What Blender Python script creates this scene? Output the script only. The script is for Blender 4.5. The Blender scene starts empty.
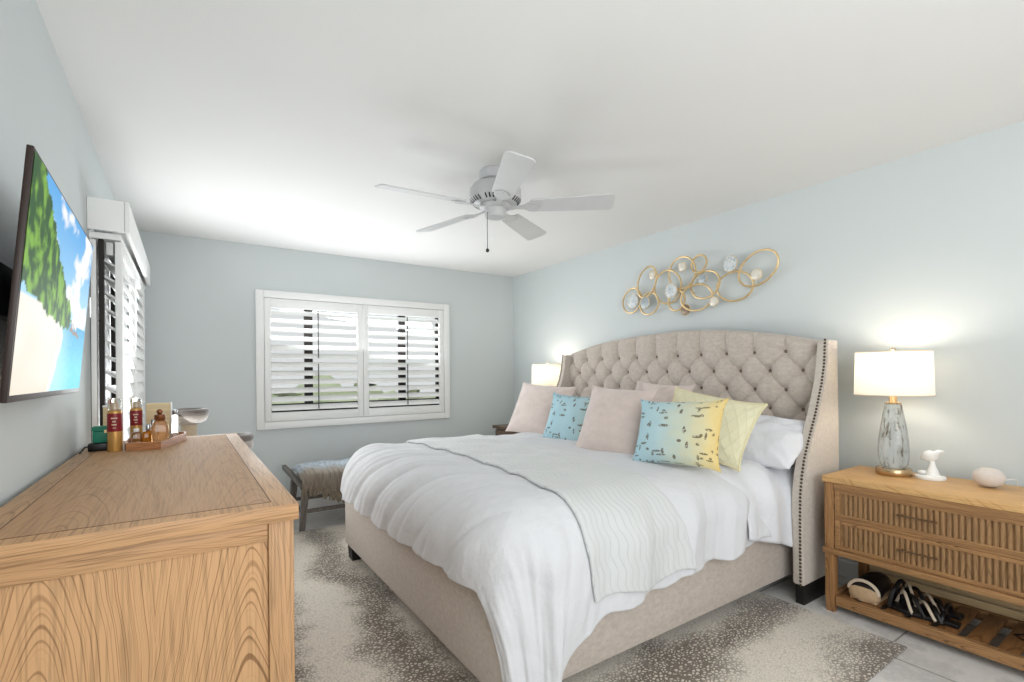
import bpy, bmesh, math, random
from mathutils import Vector, Matrix, noise
PI = math.pi
rnd = random.Random(4)
S = bpy.context.scene
C = S.collection

# ------------------------------------------------------------------ camera
cam_d = bpy.data.cameras.new('camera')
cam = bpy.data.objects.new('camera', cam_d)
C.objects.link(cam)
cam_d.sensor_width = 36.0
cam_d.lens = 485.45 / 1024 * 36.0
cam_d.shift_y = 0.0326
cam_d.clip_start = 0.02
CH = 1.19
cam.matrix_world = (Matrix.Translation((0, 0, CH)) @ Matrix.Rotation(-math.radians(33.835), 4, 'Z')
                    @ Matrix.Rotation(PI / 2, 4, 'X') @ Matrix.Rotation(-0.0092, 4, 'Z'))
S.camera = cam

# ------------------------------------------------------------------ world, light, exposure
S.view_settings.view_transform = 'Standard'
S.view_settings.look = 'None'
S.view_settings.gamma = 1
S.view_settings.exposure = 0.27
S.view_settings.use_curve_mapping = False
W = bpy.data.worlds.new('sky')
S.world = W
W.use_nodes = True
bg = W.node_tree.nodes['Background']
bg.inputs[0].default_value = (0.97, 0.985, 1.0, 1)
bg.inputs[1].default_value = 0.62


def area(name, loc, target, sx, sy, power, col=(1, 1, 1)):
    d = bpy.data.lights.new(name, 'AREA')
    d.shape = 'RECTANGLE'
    d.size = sx
    d.size_y = sy
    d.energy = power
    d.color = col
    o = bpy.data.objects.new(name, d)
    o.location = loc
    o.rotation_euler = (Vector(target) - Vector(loc)).to_track_quat('-Z', 'Y').to_euler()
    C.objects.link(o)
    return o


# daylight thrown into the room by the opened louvers, and an added fill light behind the camera
area('daylight_side_door', (-0.17, 3.5, 1.15), (1.3, 2.2, 2.3), 1.3, 1.5, 19, (0.93, 0.97, 1.0))
area('daylight_back_window', (1.4, 4.60, 1.33), (1.5, 2.6, 2.2), 1.6, 1.0, 28, (0.93, 0.97, 1.0))
area('fill_behind_camera', (0.5, -0.9, 1.45), (1.3, 2.0, 2.32), 2.4, 1.4, 43, (0.95, 0.98, 1.0))

# ------------------------------------------------------------------ materials
MATS = {}


def nt(name):
    m = bpy.data.materials.new(name)
    m.use_nodes = True
    t = m.node_tree
    return m, t, t.nodes['Principled BSDF']


def srgb(r, g, b):
    f = lambda c: (c / 255 / 12.92) if c / 255 <= 0.04045 else ((c / 255 + 0.055) / 1.055) ** 2.4
    return (f(r), f(g), f(b), 1)


def N(t, kind, **kw):
    n = t.nodes.new(kind)
    for k, v in kw.items():
        setattr(n, k, v)
    return n


def L(t, a, b):
    t.links.new(a, b)


def setin(t, sock, v):
    if hasattr(v, 'is_output'):
        L(t, v, sock)
    else:
        sock.default_value = v


def math_n(t, op, a, b=0.0, c=None):
    n = N(t, 'ShaderNodeMath', operation=op)
    setin(t, n.inputs[0], a)
    setin(t, n.inputs[1], b)
    if c is not None:
        setin(t, n.inputs[2], c)
    return n.outputs[0]


def noise_n(t, vec, scale, detail=2.0, rough=0.5, dim='3D'):
    n = N(t, 'ShaderNodeTexNoise', noise_dimensions=dim)
    if dim == '1D':
        setin(t, n.inputs['W'], vec)
    else:
        setin(t, n.inputs['Vector'], vec)
    n.inputs['Scale'].default_value = scale
    n.inputs['Detail'].default_value = detail
    n.inputs['Roughness'].default_value = rough
    return n.outputs[0]


def ramp(t, fac, stops):
    n = N(t, 'ShaderNodeValToRGB')
    while len(n.color_ramp.elements) < len(stops):
        n.color_ramp.elements.new(0.5)
    for e, (p, c) in zip(n.color_ramp.elements, stops):
        e.position = p
        e.color = c if len(c) == 4 else (*c, 1)
    setin(t, n.inputs[0], fac)
    return n.outputs[0]


def mix(t, fac, a, b, mode='MIX'):
    n = N(t, 'ShaderNodeMix', data_type='RGBA', blend_type=mode)
    setin(t, n.inputs[0], fac)
    setin(t, n.inputs[6], a)
    setin(t, n.inputs[7], b)
    return n.outputs[2]


def vscale(t, vec, sc):
    n = N(t, 'ShaderNodeVectorMath', operation='MULTIPLY')
    L(t, vec, n.inputs[0])
    n.inputs[1].default_value = sc
    return n.outputs[0]


def bump(t, bsdf, h, strength, dist=0.01):
    n = N(t, 'ShaderNodeBump')
    n.inputs['Strength'].default_value = strength
    n.inputs['Distance'].default_value = dist
    L(t, h, n.inputs['Height'])
    L(t, n.outputs[0], bsdf.inputs['Normal'])


def objc(t):
    return N(t, 'ShaderNodeTexCoord').outputs['Object']


def plain(name, col, rough=0.5, metal=0.0, var=0.06, vscale_=8.0, bmp=0.0, bscale=200.0, trans=0.0, ior=1.45, emit=None, estr=0.0, sheen=0.0):
    m, t, b = nt(name)
    co = objc(t)
    v = noise_n(t, co, vscale_, 3)
    k = 1.0 + var
    c2 = tuple(min(1, x * (1 - var)) for x in col[:3]) + (1,)
    c3 = tuple(min(1, x * k) for x in col[:3]) + (1,)
    L(t, ramp(t, v, [(0.3, c2), (0.7, c3)]), b.inputs['Base Color'])
    b.inputs['Roughness'].default_value = rough
    b.inputs['Metallic'].default_value = metal
    b.inputs['Transmission Weight'].default_value = trans
    b.inputs['IOR'].default_value = ior
    if sheen:
        b.inputs['Sheen Weight'].default_value = sheen
    if emit:
        b.inputs['Emission Color'].default_value = emit
        b.inputs['Emission Strength'].default_value = estr
    if bmp:
        bump(t, b, noise_n(t, co, bscale, 2), bmp, 0.004)
    return m


def wood(name, light, dark, along='Y', cross='X', half=0.175, off=0.0, k=3.0, freq=30.0, dist=0.05, pore=0.30, rough=0.42, line=0.75, ek=0.25, quad=0.0):
    m, t, b = nt(name)
    co = objc(t)
    sp = N(t, 'ShaderNodeSeparateXYZ')
    L(t, co, sp.inputs[0])
    ax = {'X': sp.outputs[0], 'Y': sp.outputs[1], 'Z': sp.outputs[2]}
    third = [a for a in 'XYZ' if a not in (along, cross)][0]
    l, c, e = ax[along], ax[cross], ax[third]
    lo = noise_n(t, co, 3.0, 2)
    lo = math_n(t, 'SUBTRACT', lo, 0.5)
    cw = math_n(t, 'ADD', math_n(t, 'ADD', c, off), math_n(t, 'MULTIPLY', e, ek))
    cc = math_n(t, 'PINGPONG', math_n(t, 'ADD', cw, math_n(t, 'MULTIPLY', lo, 0.06)), half)
    cc = math_n(t, 'SQRT', math_n(t, 'ADD', math_n(t, 'MULTIPLY', cc, cc), 0.0003))
    f = math_n(t, 'ADD', l, math_n(t, 'MULTIPLY', cc, k))
    f = math_n(t, 'ADD', f, math_n(t, 'MULTIPLY', math_n(t, 'MULTIPLY', cc, cc), quad))
    f = math_n(t, 'ADD', f, math_n(t, 'MULTIPLY', lo, dist))
    ring = noise_n(t, math_n(t, 'MULTIPLY', f, freq), 1.0, 1.5, 0.5, '1D')
    mid = tuple(a * 0.45 + d * 0.55 for a, d in zip(light, dark))
    colr = ramp(t, ring, [(0.26, dark), (0.36, mid), (0.45, light), (0.70, light), (0.82, mid)])
    colr = mix(t, line, light, colr)
    axes = {'X': 230.0, 'Y': 230.0, 'Z': 230.0}
    axes[along] = 7.0
    pv = vscale(t, co, (axes['X'], axes['Y'], axes['Z']))
    pn = noise_n(t, pv, 1.0, 2)
    pm = ramp(t, pn, [(0.35, (1 - pore, 1 - pore, 1 - pore, 1)), (0.52, (1, 1, 1, 1))])
    colr = mix(t, 1.0, colr, pm, 'MULTIPLY')
    L(t, colr, b.inputs['Base Color'])
    b.inputs['Roughness'].default_value = rough
    b.inputs['Specular IOR Level'].default_value = 0.3
    bump(t, b, pn, 0.12, 0.002)
    return m


def fabric(name, col, weave=900.0, var=0.08, rough=0.9, sheen=0.25, bmp=0.25, vs=40.0):
    m, t, b = nt(name)
    co = objc(t)
    v = noise_n(t, vscale(t, co, (1.0, 1.0, 1.6)), vs, 4, 0.65)
    fine = noise_n(t, co, weave, 1)
    c2 = tuple(x * (1 - var * 1.4) for x in col[:3]) + (1,)
    c3 = tuple(min(1, x * (1 + var)) for x in col[:3]) + (1,)
    L(t, ramp(t, v, [(0.3, c2), (0.7, c3)]), b.inputs['Base Color'])
    b.inputs['Roughness'].default_value = rough
    b.inputs['Sheen Weight'].default_value = sheen
    b.inputs['Specular IOR Level'].default_value = 0.2
    bump(t, b, math_n(t, 'ADD', fine, math_n(t, 'MULTIPLY', v, 0.5)), bmp, 0.003)
    return m


def cotton(name, col):
    """soft white cotton with fine crumpled creases"""
    m, t, b = nt(name)
    co = objc(t)
    n1 = noise_n(t, vscale(t, co, (1.0, 1.5, 1.0)), 16.0, 5, 0.62)
    n2 = N(t, 'ShaderNodeTexNoise', noise_dimensions='3D')
    n2.noise_type = 'RIDGED_MULTIFRACTAL'
    L(t, vscale(t, co, (1.0, 2.0, 1.0)), n2.inputs['Vector'])
    n2.inputs['Scale'].default_value = 5.0
    n2.inputs['Detail'].default_value = 4.0
    b.inputs['Base Color'].default_value = col
    L(t, ramp(t, n1, [(0.3, tuple(x * 0.975 for x in col[:3])), (0.7, col)]), b.inputs['Base Color'])
    b.inputs['Roughness'].default_value = 0.95
    b.inputs['Sheen Weight'].default_value = 0.1
    b.inputs['Specular IOR Level'].default_value = 0.2
    h = math_n(t, 'ADD', n1, math_n(t, 'MULTIPLY', n2.outputs[0], 0.16))
    bump(t, b, h, 0.42, 0.016)
    return m


M = {}
M['wall'] = plain('wall_paint', srgb(207, 213, 213), 0.75, 0, 0.012, 2.0, 0.05, 350)
M['ceiling'] = plain('ceiling_paint', srgb(232, 231, 229), 0.85, 0, 0.01, 2.0, 0.08, 180)
M['trim'] = plain('trim_white', srgb(236, 235, 232), 0.45, 0, 0.02, 4)
M['shutter'] = plain('shutter_white', srgb(240, 240, 238), 0.4, 0, 0.015, 4)
M['bronze'] = plain('bronze_aluminium', srgb(42, 38, 35), 0.45, 0.6, 0.05, 10)
M['rod'] = plain('tilt_rod_grey', srgb(58, 58, 58), 0.5, 0.2, 0.05, 10)
M['oak'] = wood('oak_frame_y', srgb(192, 152, 112), srgb(140, 100, 66), 'Y', 'X', 0.09, 0.02, 9, 40, line=0.6)
M['oak_x'] = wood('oak_frame_x', srgb(190, 148, 106), srgb(134, 94, 60), 'X', 'Z', 0.08, 0.03, 14, 26, 0.1, line=0.6, ek=0.0)
M['oak_z'] = wood('oak_post', srgb(190, 148, 106), srgb(136, 96, 62), 'Z', 'X', 0.06, 0.0, 12, 34, 0.1, line=0.6)
M['oak_top'] = wood('oak_top_panel', srgb(186, 146, 108), srgb(138, 98, 64), 'Y', 'X', 0.17, 0.14, 2.6, 40, 0.10, 0.2, 0.6, 0.5, 0.0, 26.0)
M['oak_side'] = wood('oak_side_panel', srgb(198, 155, 111), srgb(116, 78, 46), 'Z', 'X', 0.175, 0.165, 2.6, 52, 0.07, 0.22, 0.5, 0.75, 0.0, 24.0)
M['groove'] = plain('oak_groove', srgb(96, 66, 42), 0.7)
M['ns_top'] = wood('nightstand_top_wood', srgb(216, 172, 116), srgb(180, 132, 78), 'Y', 'X', 0.12, 0.0, 6, 40, 0.1, 0.2, line=0.6)
M['ns_y'] = wood('nightstand_wood', srgb(168, 126, 84), srgb(102, 72, 44), 'Y', 'Z', 0.05, 0.0, 12, 36, 0.1)
M['ns_back'] = wood('nightstand_back_wood', srgb(232, 204, 158), srgb(196, 160, 112), 'Y', 'Z', 0.05, 0.0, 12, 30, 0.1, 0.15, line=0.5)
M['ns_z'] = wood('nightstand_post_wood', srgb(166, 122, 80), srgb(104, 74, 44), 'Z', 'Y', 0.05, 0.0, 12, 30, 0.1)
M['ns_flute'] = wood('nightstand_flute_wood', srgb(158, 122, 84), srgb(98, 70, 44), 'Z', 'Y', 0.03, 0.0, 14, 20, 0.05, line=0.45)
M['ns_slat'] = wood('nightstand_slat_wood', srgb(140, 98, 60), srgb(88, 58, 34), 'X', 'Y', 0.06, 0.0, 6, 16, 0.2)
M['dark_wood'] = wood('dark_brown_wood', srgb(92, 72, 56), srgb(52, 40, 30), 'Y', 'X', 0.08, 0.0, 6, 18, 0.2)
M['grey_wood'] = wood('weathered_grey_wood', srgb(122, 116, 110), srgb(78, 72, 68), 'Z', 'X', 0.05, 0.0, 6, 18, 0.2)
M['tray_wood'] = wood('tray_wood', srgb(176, 120, 78), srgb(118, 72, 42), 'X', 'Z', 0.05, 0.0, 6, 20, 0.2)
M['bar'] = plain('brushed_bronze', srgb(128, 104, 80), 0.35, 0.9, 0.05, 30)
M['gold'] = plain('champagne_gold', srgb(226, 198, 150), 0.40, 0.7, 0.1, 25)
M['brass'] = plain('lamp_brass', srgb(196, 168, 130), 0.25, 0.9, 0.05, 20)
M['upholstery'] = fabric('greige_upholstery', srgb(196, 184, 173), 900, 0.10)
M['upholstery_lt'] = fabric('light_greige_upholstery', srgb(200, 190, 179), 900, 0.08)
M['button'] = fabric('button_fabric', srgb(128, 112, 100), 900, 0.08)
M['nail'] = plain('nailhead_bronze', srgb(96, 82, 68), 0.35, 0.85, 0.1, 60)
M['black'] = plain('black_foot', srgb(26, 24, 23), 0.5, 0, 0.1, 20)
M['blackplastic'] = plain('black_plastic', srgb(18, 18, 19), 0.4, 0, 0.1, 20)
M['white_cotton'] = cotton('white_cotton', srgb(214, 214, 216))
M['sheet'] = cotton('white_sheet', srgb(224, 225, 229))
M['mattress'] = fabric('mattress_ticking', srgb(214, 216, 220), 500, 0.03)
M['blush'] = fabric('blush_velvet', srgb(206, 190, 182), 700, 0.05, 0.85, 0.5, 0.15, 14)
M['fan'] = plain('fan_enamel_grey', srgb(198, 198, 198), 0.4, 0, 0.02, 10)
M['fan_white'] = plain('fan_blade_white', srgb(208, 208, 208), 0.45, 0, 0.02, 10)
M['fan_dark'] = plain('fan_slot_dark', srgb(52, 52, 54), 0.6)
M['ceramic'] = plain('white_ceramic', srgb(240, 240, 238), 0.25, 0, 0.01, 8)
M['speaker'] = fabric('speaker_mesh', srgb(216, 206, 198), 1200, 0.03, 0.9, 0.2, 0.2, 60)
M['green'] = plain('teal_card', srgb(28, 122, 96), 0.5, 0, 0.05, 12)
M['red'] = plain('crimson_label', srgb(128, 18, 28), 0.4, 0, 0.06, 12)
M['gold_label'] = plain('gold_label', srgb(196, 150, 84), 0.35, 0.5, 0.08, 15)
M['cream_card'] = wood('cream_ribbed_card', srgb(222, 200, 158), srgb(190, 162, 118), 'X', 'Z', 0.02, 0.0, 4, 20, 0.1, 0.1, 0.6)
M['print'] = plain('pale_print', srgb(226, 200, 170), 0.5)
M['clear'] = plain('clear_glass', (0.95, 0.97, 0.98, 1), 0.03, 0, 0.0, 4, trans=1.0)
M['pane'] = plain('window_glass', (0.97, 0.99, 0.98, 1), 0.0, 0, 0.0, 4, trans=1.0, ior=1.05)
M['amber'] = plain('amber_glass', srgb(236, 188, 136), 0.04, 0, 0.04, 20, trans=0.75)
M['amber_cap'] = plain('antique_copper_cap', srgb(140, 92, 62), 0.3, 0.8, 0.1, 30)
M['gold_liquid'] = plain('golden_perfume', srgb(226, 150, 40), 0.05, 0, 0.06, 20, trans=0.6)
M['silver'] = plain('silver_cap', srgb(190, 194, 200), 0.2, 0.9, 0.05, 20)
M['lawn'] = plain('lawn_overexposed', srgb(226, 226, 218), 0.9, 0, 0.06, 1.5)  # nearly white: the overbright daylight outside is put into the colour
M['hedge'] = plain('hedge_overexposed', srgb(214, 224, 188), 0.9, 0, 0.12, 3, 0.6, 12)  # green washed out, overexposure painted into the base colour
M['plush_dark'] = fabric('grey_plush_dark', srgb(112, 104, 98), 260, 0.3, 1.0, 0.5, 1.0, 120)
M['plush'] = fabric('grey_plush_light', srgb(188, 180, 172), 260, 0.22, 1.0, 0.5, 1.0, 120)
M['sisal'] = fabric('sisal_rope', srgb(200, 184, 160), 300, 0.12, 1.0, 0.2, 0.8, 90)
M['shoe_tan'] = plain('tan_suede', srgb(190, 160, 126), 0.85, 0, 0.08, 40, 0.3, 300)
M['shoe_black'] = plain('black_leather', srgb(22, 19, 20), 0.45, 0, 0.1, 30)
M['shoe_cream'] = plain('cream_strap', srgb(206, 190, 168), 0.6, 0, 0.06, 30)
M['cord_white'] = plain('white_cord', srgb(225, 225, 222), 0.5)


def mat_floor():
    m, t, b = nt('marble_tile')
    co = objc(t)
    mp = N(t, 'ShaderNodeMapping')
    mp.inputs['Location'].default_value = (-0.03, -0.243, 0)
    L(t, co, mp.inputs[0])
    br = N(t, 'ShaderNodeTexBrick')
    L(t, mp.outputs[0], br.inputs['Vector'])
    br.offset = 0.0
    br.inputs['Scale'].default_value = 1.0
    br.inputs['Mortar Size'].default_value = 0.004
    br.inputs['Brick Width'].default_value = 0.6
    br.inputs['Row Height'].default_value = 0.6
    v = noise_n(t, co, 2.2, 6, 0.65)
    marble = ramp(t, v, [(0.3, srgb(206, 203, 199)), (0.5, srgb(226, 224, 220)), (0.56, srgb(204, 202, 199)), (0.62, srgb(226, 224, 221))])
    L(t, mix(t, br.outputs['Fac'], marble, srgb(150, 146, 140)), b.inputs['Base Color'])
    b.inputs['Roughness'].default_value = 0.28
    bump(t, b, math_n(t, 'SUBTRACT', 1.0, br.outputs['Fac']), 0.3, 0.002)
    return m


def mat_rug():
    m, t, b = nt('antelope_rug')
    co = objc(t)
    big = noise_n(t, vscale(t, co, (0.8, 1.2, 1)), 1.7, 3, 0.55)
    wv = noise_n(t, co, 9.0, 2)
    vo = N(t, 'ShaderNodeTexVoronoi', feature='DISTANCE_TO_EDGE')
    jit = N(t, 'ShaderNodeVectorMath', operation='ADD')
    L(t, vscale(t, co, (1.0, 1.35, 1.0)), jit.inputs[0])
    nz = N(t, 'ShaderNodeTexNoise')
    L(t, co, nz.inputs['Vector'])
    nz.inputs['Scale'].default_value = 30
    L(t, vscale(t, nz.outputs[1], (0.012, 0.012, 0.012)), jit.inputs[1])
    L(t, jit.outputs[0], vo.inputs['Vector'])
    vo.inputs['Scale'].default_value = 56.0
    # thick dark net where the band is dark, thin faint net where it is light
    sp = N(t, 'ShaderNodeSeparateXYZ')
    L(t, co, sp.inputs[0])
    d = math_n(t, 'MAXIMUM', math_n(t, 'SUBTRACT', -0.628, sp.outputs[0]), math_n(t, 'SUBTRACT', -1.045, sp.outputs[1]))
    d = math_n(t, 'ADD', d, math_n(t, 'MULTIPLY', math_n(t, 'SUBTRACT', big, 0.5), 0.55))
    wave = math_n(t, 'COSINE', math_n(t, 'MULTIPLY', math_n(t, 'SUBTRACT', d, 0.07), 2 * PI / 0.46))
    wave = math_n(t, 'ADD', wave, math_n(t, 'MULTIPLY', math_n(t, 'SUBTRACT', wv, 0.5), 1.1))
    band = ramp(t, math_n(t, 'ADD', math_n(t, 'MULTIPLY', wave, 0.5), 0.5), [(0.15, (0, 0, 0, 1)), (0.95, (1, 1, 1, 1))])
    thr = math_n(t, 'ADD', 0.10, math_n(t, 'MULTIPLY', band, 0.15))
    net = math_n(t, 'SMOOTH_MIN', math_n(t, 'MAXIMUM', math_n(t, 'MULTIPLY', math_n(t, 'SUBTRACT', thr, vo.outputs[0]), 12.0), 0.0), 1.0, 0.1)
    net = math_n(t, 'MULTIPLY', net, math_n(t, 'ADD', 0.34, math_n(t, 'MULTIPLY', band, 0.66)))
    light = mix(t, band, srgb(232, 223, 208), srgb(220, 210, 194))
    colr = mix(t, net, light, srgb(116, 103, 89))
    fz = noise_n(t, co, 240.0, 2)
    colr = mix(t, 1.0, colr, ramp(t, fz, [(0.3, (0.8, 0.8, 0.8, 1)), (0.7, (1, 1, 1, 1))]), 'MULTIPLY')
    L(t, colr, b.inputs['Base Color'])
    b.inputs['Roughness'].default_value = 0.95
    b.inputs['Sheen Weight'].default_value = 0.3
    bump(t, b, math_n(t, 'ADD', fz, net), 0.5, 0.004)
    return m


def uvc(t):
    return N(t, 'ShaderNodeTexCoord').outputs['UV']


def mat_quilt():
    m, t, b = nt('quilted_coverlet')
    sp = N(t, 'ShaderNodeSeparateXYZ')
    L(t, uvc(t), sp.inputs[0])
    u, v = sp.outputs[0], sp.outputs[1]
    s1 = math_n(t, 'SINE', math_n(t, 'MULTIPLY', v, 2 * PI / 0.11))
    ph = math_n(t, 'ADD', math_n(t, 'MULTIPLY', u, 2 * PI / 0.028), math_n(t, 'MULTIPLY', s1, 1.3))
    h = math_n(t, 'ABSOLUTE', math_n(t, 'SINE', math_n(t, 'MULTIPLY', ph, 0.5)))
    h = math_n(t, 'POWER', h, 0.5)
    fz = noise_n(t, objc(t), 160, 2)
    L(t, ramp(t, h, [(0.1, srgb(186, 188, 187)), (0.5, srgb(206, 207, 206))]), b.inputs['Base Color'])
    b.inputs['Roughness'].default_value = 0.9
    b.inputs['Sheen Weight'].default_value = 0.2
    bump(t, b, math_n(t, 'ADD', h, math_n(t, 'MULTIPLY', fz, 0.3)), 0.35, 0.006)
    return m


def mat_dash(name, stops):
    """printed pillow: colour along U, short brown dashes in both directions"""
    m, t, b = nt(name)
    uv = uvc(t)
    sp = N(t, 'ShaderNodeSeparateXYZ')
    L(t, uv, sp.inputs[0])
    nz = noise_n(t, uv, 7.0, 4, 0.7)
    f = math_n(t, 'ADD', sp.outputs[0], math_n(t, 'MULTIPLY', math_n(t, 'SUBTRACT', nz, 0.5), 0.28))
    colr = ramp(t, f, stops)
    mask = None
    for sc, offv, thr in (((3.6, 12.0, 1), 0.0, 0.15), ((12.0, 3.8, 1), 3.3, 0.14), ((7.0, 8.0, 1), 7.7, 0.12)):
        vo = N(t, 'ShaderNodeTexVoronoi', feature='F1', voronoi_dimensions='2D')
        ad = N(t, 'ShaderNodeVectorMath', operation='ADD')
        L(t, vscale(t, uv, sc), ad.inputs[0])
        ad.inputs[1].default_value = (offv, offv, 0)
        L(t, ad.outputs[0], vo.inputs['Vector'])
        vo.inputs['Scale'].default_value = 1.0
        gate = math_n(t, 'GREATER_THAN', N_sep(t, vo.outputs['Color']), 0.42)
        mk = math_n(t, 'MULTIPLY', math_n(t, 'LESS_THAN', vo.outputs['Distance'], thr), gate)
        mask = mk if mask is None else math_n(t, 'MAXIMUM', mask, mk)
    mask = math_n(t, 'MULTIPLY', mask, math_n(t, 'GREATER_THAN', noise_n(t, uv, 60, 2), 0.42))
    colr = mix(t, math_n(t, 'MULTIPLY', mask, 0.85), colr, srgb(96, 82, 62))
    L(t, colr, b.inputs['Base Color'])
    b.inputs['Roughness'].default_value = 0.9
    bump(t, b, noise_n(t, objc(t), 500, 1), 0.2, 0.003)
    return m


def N_sep(t, col):
    n = N(t, 'ShaderNodeSeparateColor')
    L(t, col, n.inputs[0])
    return n.outputs[0]


def mat_lattice():
    m, t, b = nt('yellow_lattice_quilting')
    sp = N(t, 'ShaderNodeSeparateXYZ')
    L(t, uvc(t), sp.inputs[0])
    u, v = sp.outputs[0], sp.outputs[1]
    a = math_n(t, 'ABSOLUTE', math_n(t, 'SINE', math_n(t, 'MULTIPLY', math_n(t, 'ADD', u, math_n(t, 'MULTIPLY', v, 0.55)), PI * 10)))
    c = math_n(t, 'ABSOLUTE', math_n(t, 'SINE', math_n(t, 'MULTIPLY', math_n(t, 'SUBTRACT', u, math_n(t, 'MULTIPLY', v, 0.55)), PI * 10)))
    h = math_n(t, 'POWER', math_n(t, 'MINIMUM', a, c), 0.5)
    L(t, ramp(t, h, [(0.02, srgb(182, 176, 132)), (0.22, srgb(228, 222, 188))]), b.inputs['Base Color'])
    b.inputs['Roughness'].default_value = 0.85
    bump(t, b, h, 0.45, 0.006)
    return m


def mat_shade():
    m, t, b = nt('linen_lamp_shade')
    tr = N(t, 'ShaderNodeBsdfTranslucent')
    tr.inputs[0].default_value = (0.92, 0.89, 0.83, 1)
    df = N(t, 'ShaderNodeBsdfDiffuse')
    fz = noise_n(t, objc(t), 300, 2)
    L(t, ramp(t, fz, [(0.3, (0.82, 0.8, 0.76, 1)), (0.7, (0.9, 0.88, 0.84, 1))]), df.inputs[0])
    mx = N(t, 'ShaderNodeMixShader')
    mx.inputs[0].default_value = 0.5
    L(t, df.outputs[0], mx.inputs[1])
    L(t, tr.outputs[0], mx.inputs[2])
    L(t, mx.outputs[0], t.nodes['Material Output'].inputs[0])
    return m


def mat_lampglass():
    m, t, b = nt('smoky_swirl_glass')
    co = objc(t)
    n1 = noise_n(t, vscale(t, co, (22, 22, 6)), 1.0, 3, 0.6)
    n2 = noise_n(t, vscale(t, co, (70, 70, 12)), 1.0, 3, 0.6)
    f = ramp(t, n2, [(0.55, (0, 0, 0, 1)), (0.66, (1, 1, 1, 1))])
    base = ramp(t, n1, [(0.4, srgb(236, 240, 240)), (0.6, srgb(206, 214, 216))])
    L(t, mix(t, f, base, srgb(120, 106, 92)), b.inputs['Base Color'])
    b.inputs['Roughness'].default_value = 0.06
    b.inputs['Transmission Weight'].default_value = 0.72
    b.inputs['IOR'].default_value = 1.3
    return m


def mat_throw():
    m, t, b = nt('woven_throw')
    sp = N(t, 'ShaderNodeSeparateXYZ')
    L(t, uvc(t), sp.inputs[0])
    nz = noise_n(t, uvc(t), 9.0, 3)
    f = math_n(t, 'ADD', sp.outputs[1], math_n(t, 'MULTIPLY', math_n(t, 'SUBTRACT', nz, 0.5), 0.25))
    base = ramp(t, f, [(0.0, srgb(134, 122, 108)), (0.30, srgb(150, 142, 132)), (0.44, srgb(178, 190, 200)), (1.0, srgb(206, 216, 226))])
    st = noise_n(t, vscale(t, uvc(t), (70, 6, 1)), 1.0, 2)
    L(t, mix(t, 1.0, base, ramp(t, st, [(0.35, (0.7, 0.68, 0.66, 1)), (0.6, (1, 1, 1, 1))]), 'MULTIPLY'), b.inputs['Base Color'])
    b.inputs['Roughness'].default_value = 0.95
    bump(t, b, st, 0.5, 0.01)
    return m


def mat_mosaic():
    m, t, b = nt('shell_mosaic')
    vo = N(t, 'ShaderNodeTexVoronoi', feature='F1')
    L(t, objc(t), vo.inputs['Vector'])
    vo.inputs['Scale'].default_value = 60
    L(t, ramp(t, N_sep(t, vo.outputs['Color']), [(0.0, srgb(168, 182, 190)), (0.5, srgb(226, 228, 226)), (1.0, srgb(200, 206, 208))]), b.inputs['Base Color'])
    b.inputs['Roughness'].default_value = 0.25
    return m


M['floor'] = mat_floor()
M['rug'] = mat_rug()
M['quilt'] = mat_quilt()
M['blue_print'] = mat_dash('blue_dash_print', [(0.0, srgb(158, 194, 206)), (0.6, srgb(174, 204, 212)), (1.0, srgb(196, 210, 196))])
M['bluegold_print'] = mat_dash('blue_gold_dash_print', [(0.0, srgb(160, 198, 211)), (0.38, srgb(178, 204, 208)), (0.64, srgb(206, 206, 178)), (0.82, srgb(224, 204, 146)), (1.0, srgb(220, 190, 116))])
M['lattice'] = mat_lattice()
M['piping'] = fabric('cream_piping', srgb(226, 216, 176), 600, 0.05)
M['shade'] = mat_shade()
M['lampglass'] = mat_lampglass()
M['throw'] = mat_throw()
M['mosaic'] = mat_mosaic()
M['disc_cream'] = plain('cream_pearl_disc', srgb(226, 220, 206), 0.25, 0.1, 0.05, 30)
M['disc_blue'] = plain('blue_grey_disc', srgb(172, 180, 184), 0.25, 0.1, 0.2, 40)
M['disc_brown'] = plain('smoky_brown_disc', srgb(136, 118, 98), 0.3, 0.3, 0.2, 40)
M['fringe'] = fabric('brown_grey_fringe', srgb(136, 124, 108), 300, 0.3, 1.0, 0.3, 0.8, 60)

# ------------------------------------------------------------------ mesh helpers
ORG = {}


def obj(name, bm, mat, parent=None, origin=None, smooth=40, bevel=0.0, seg=2, sub=0, uvkeep=True):
    if parent is not None:
        o0 = Vector(ORG.get(parent.name, (0, 0, 0)))
    else:
        o0 = Vector(origin or (0, 0, 0))
    bmesh.ops.recalc_face_normals(bm, faces=bm.faces)
    bm.transform(Matrix.Translation(-o0))
    me = bpy.data.meshes.new(name)
    bm.to_mesh(me)
    bm.free()
    for m in (mat if isinstance(mat, (list, tuple)) else [mat]):
        me.materials.append(m)
    o = bpy.data.objects.new(name, me)
    C.objects.link(o)
    if parent is not None:
        o.parent = parent
    else:
        o.location = o0
    ORG[o.name] = tuple(o0)
    if smooth:
        for p in me.polygons:
            p.use_smooth = True
        me.set_sharp_from_angle(angle=math.radians(smooth))
    if bevel:
        md = o.modifiers.new('bevel', 'BEVEL')
        md.width = bevel
        md.segments = seg
        md.limit_method = 'ANGLE'
        md.harden_normals = False
    if sub:
        md = o.modifiers.new('subdivision', 'SUBSURF')
        md.levels = sub
        md.render_levels = sub
    return o


def thing(name, label, cat, loc, group=None):
    o = bpy.data.objects.new(name, None)
    o.empty_display_size = 0.1
    C.objects.link(o)
    o.location = loc
    ORG[o.name] = tuple(loc)
    o['label'] = label
    o['category'] = cat
    if group:
        o['group'] = group
    return o


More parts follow.
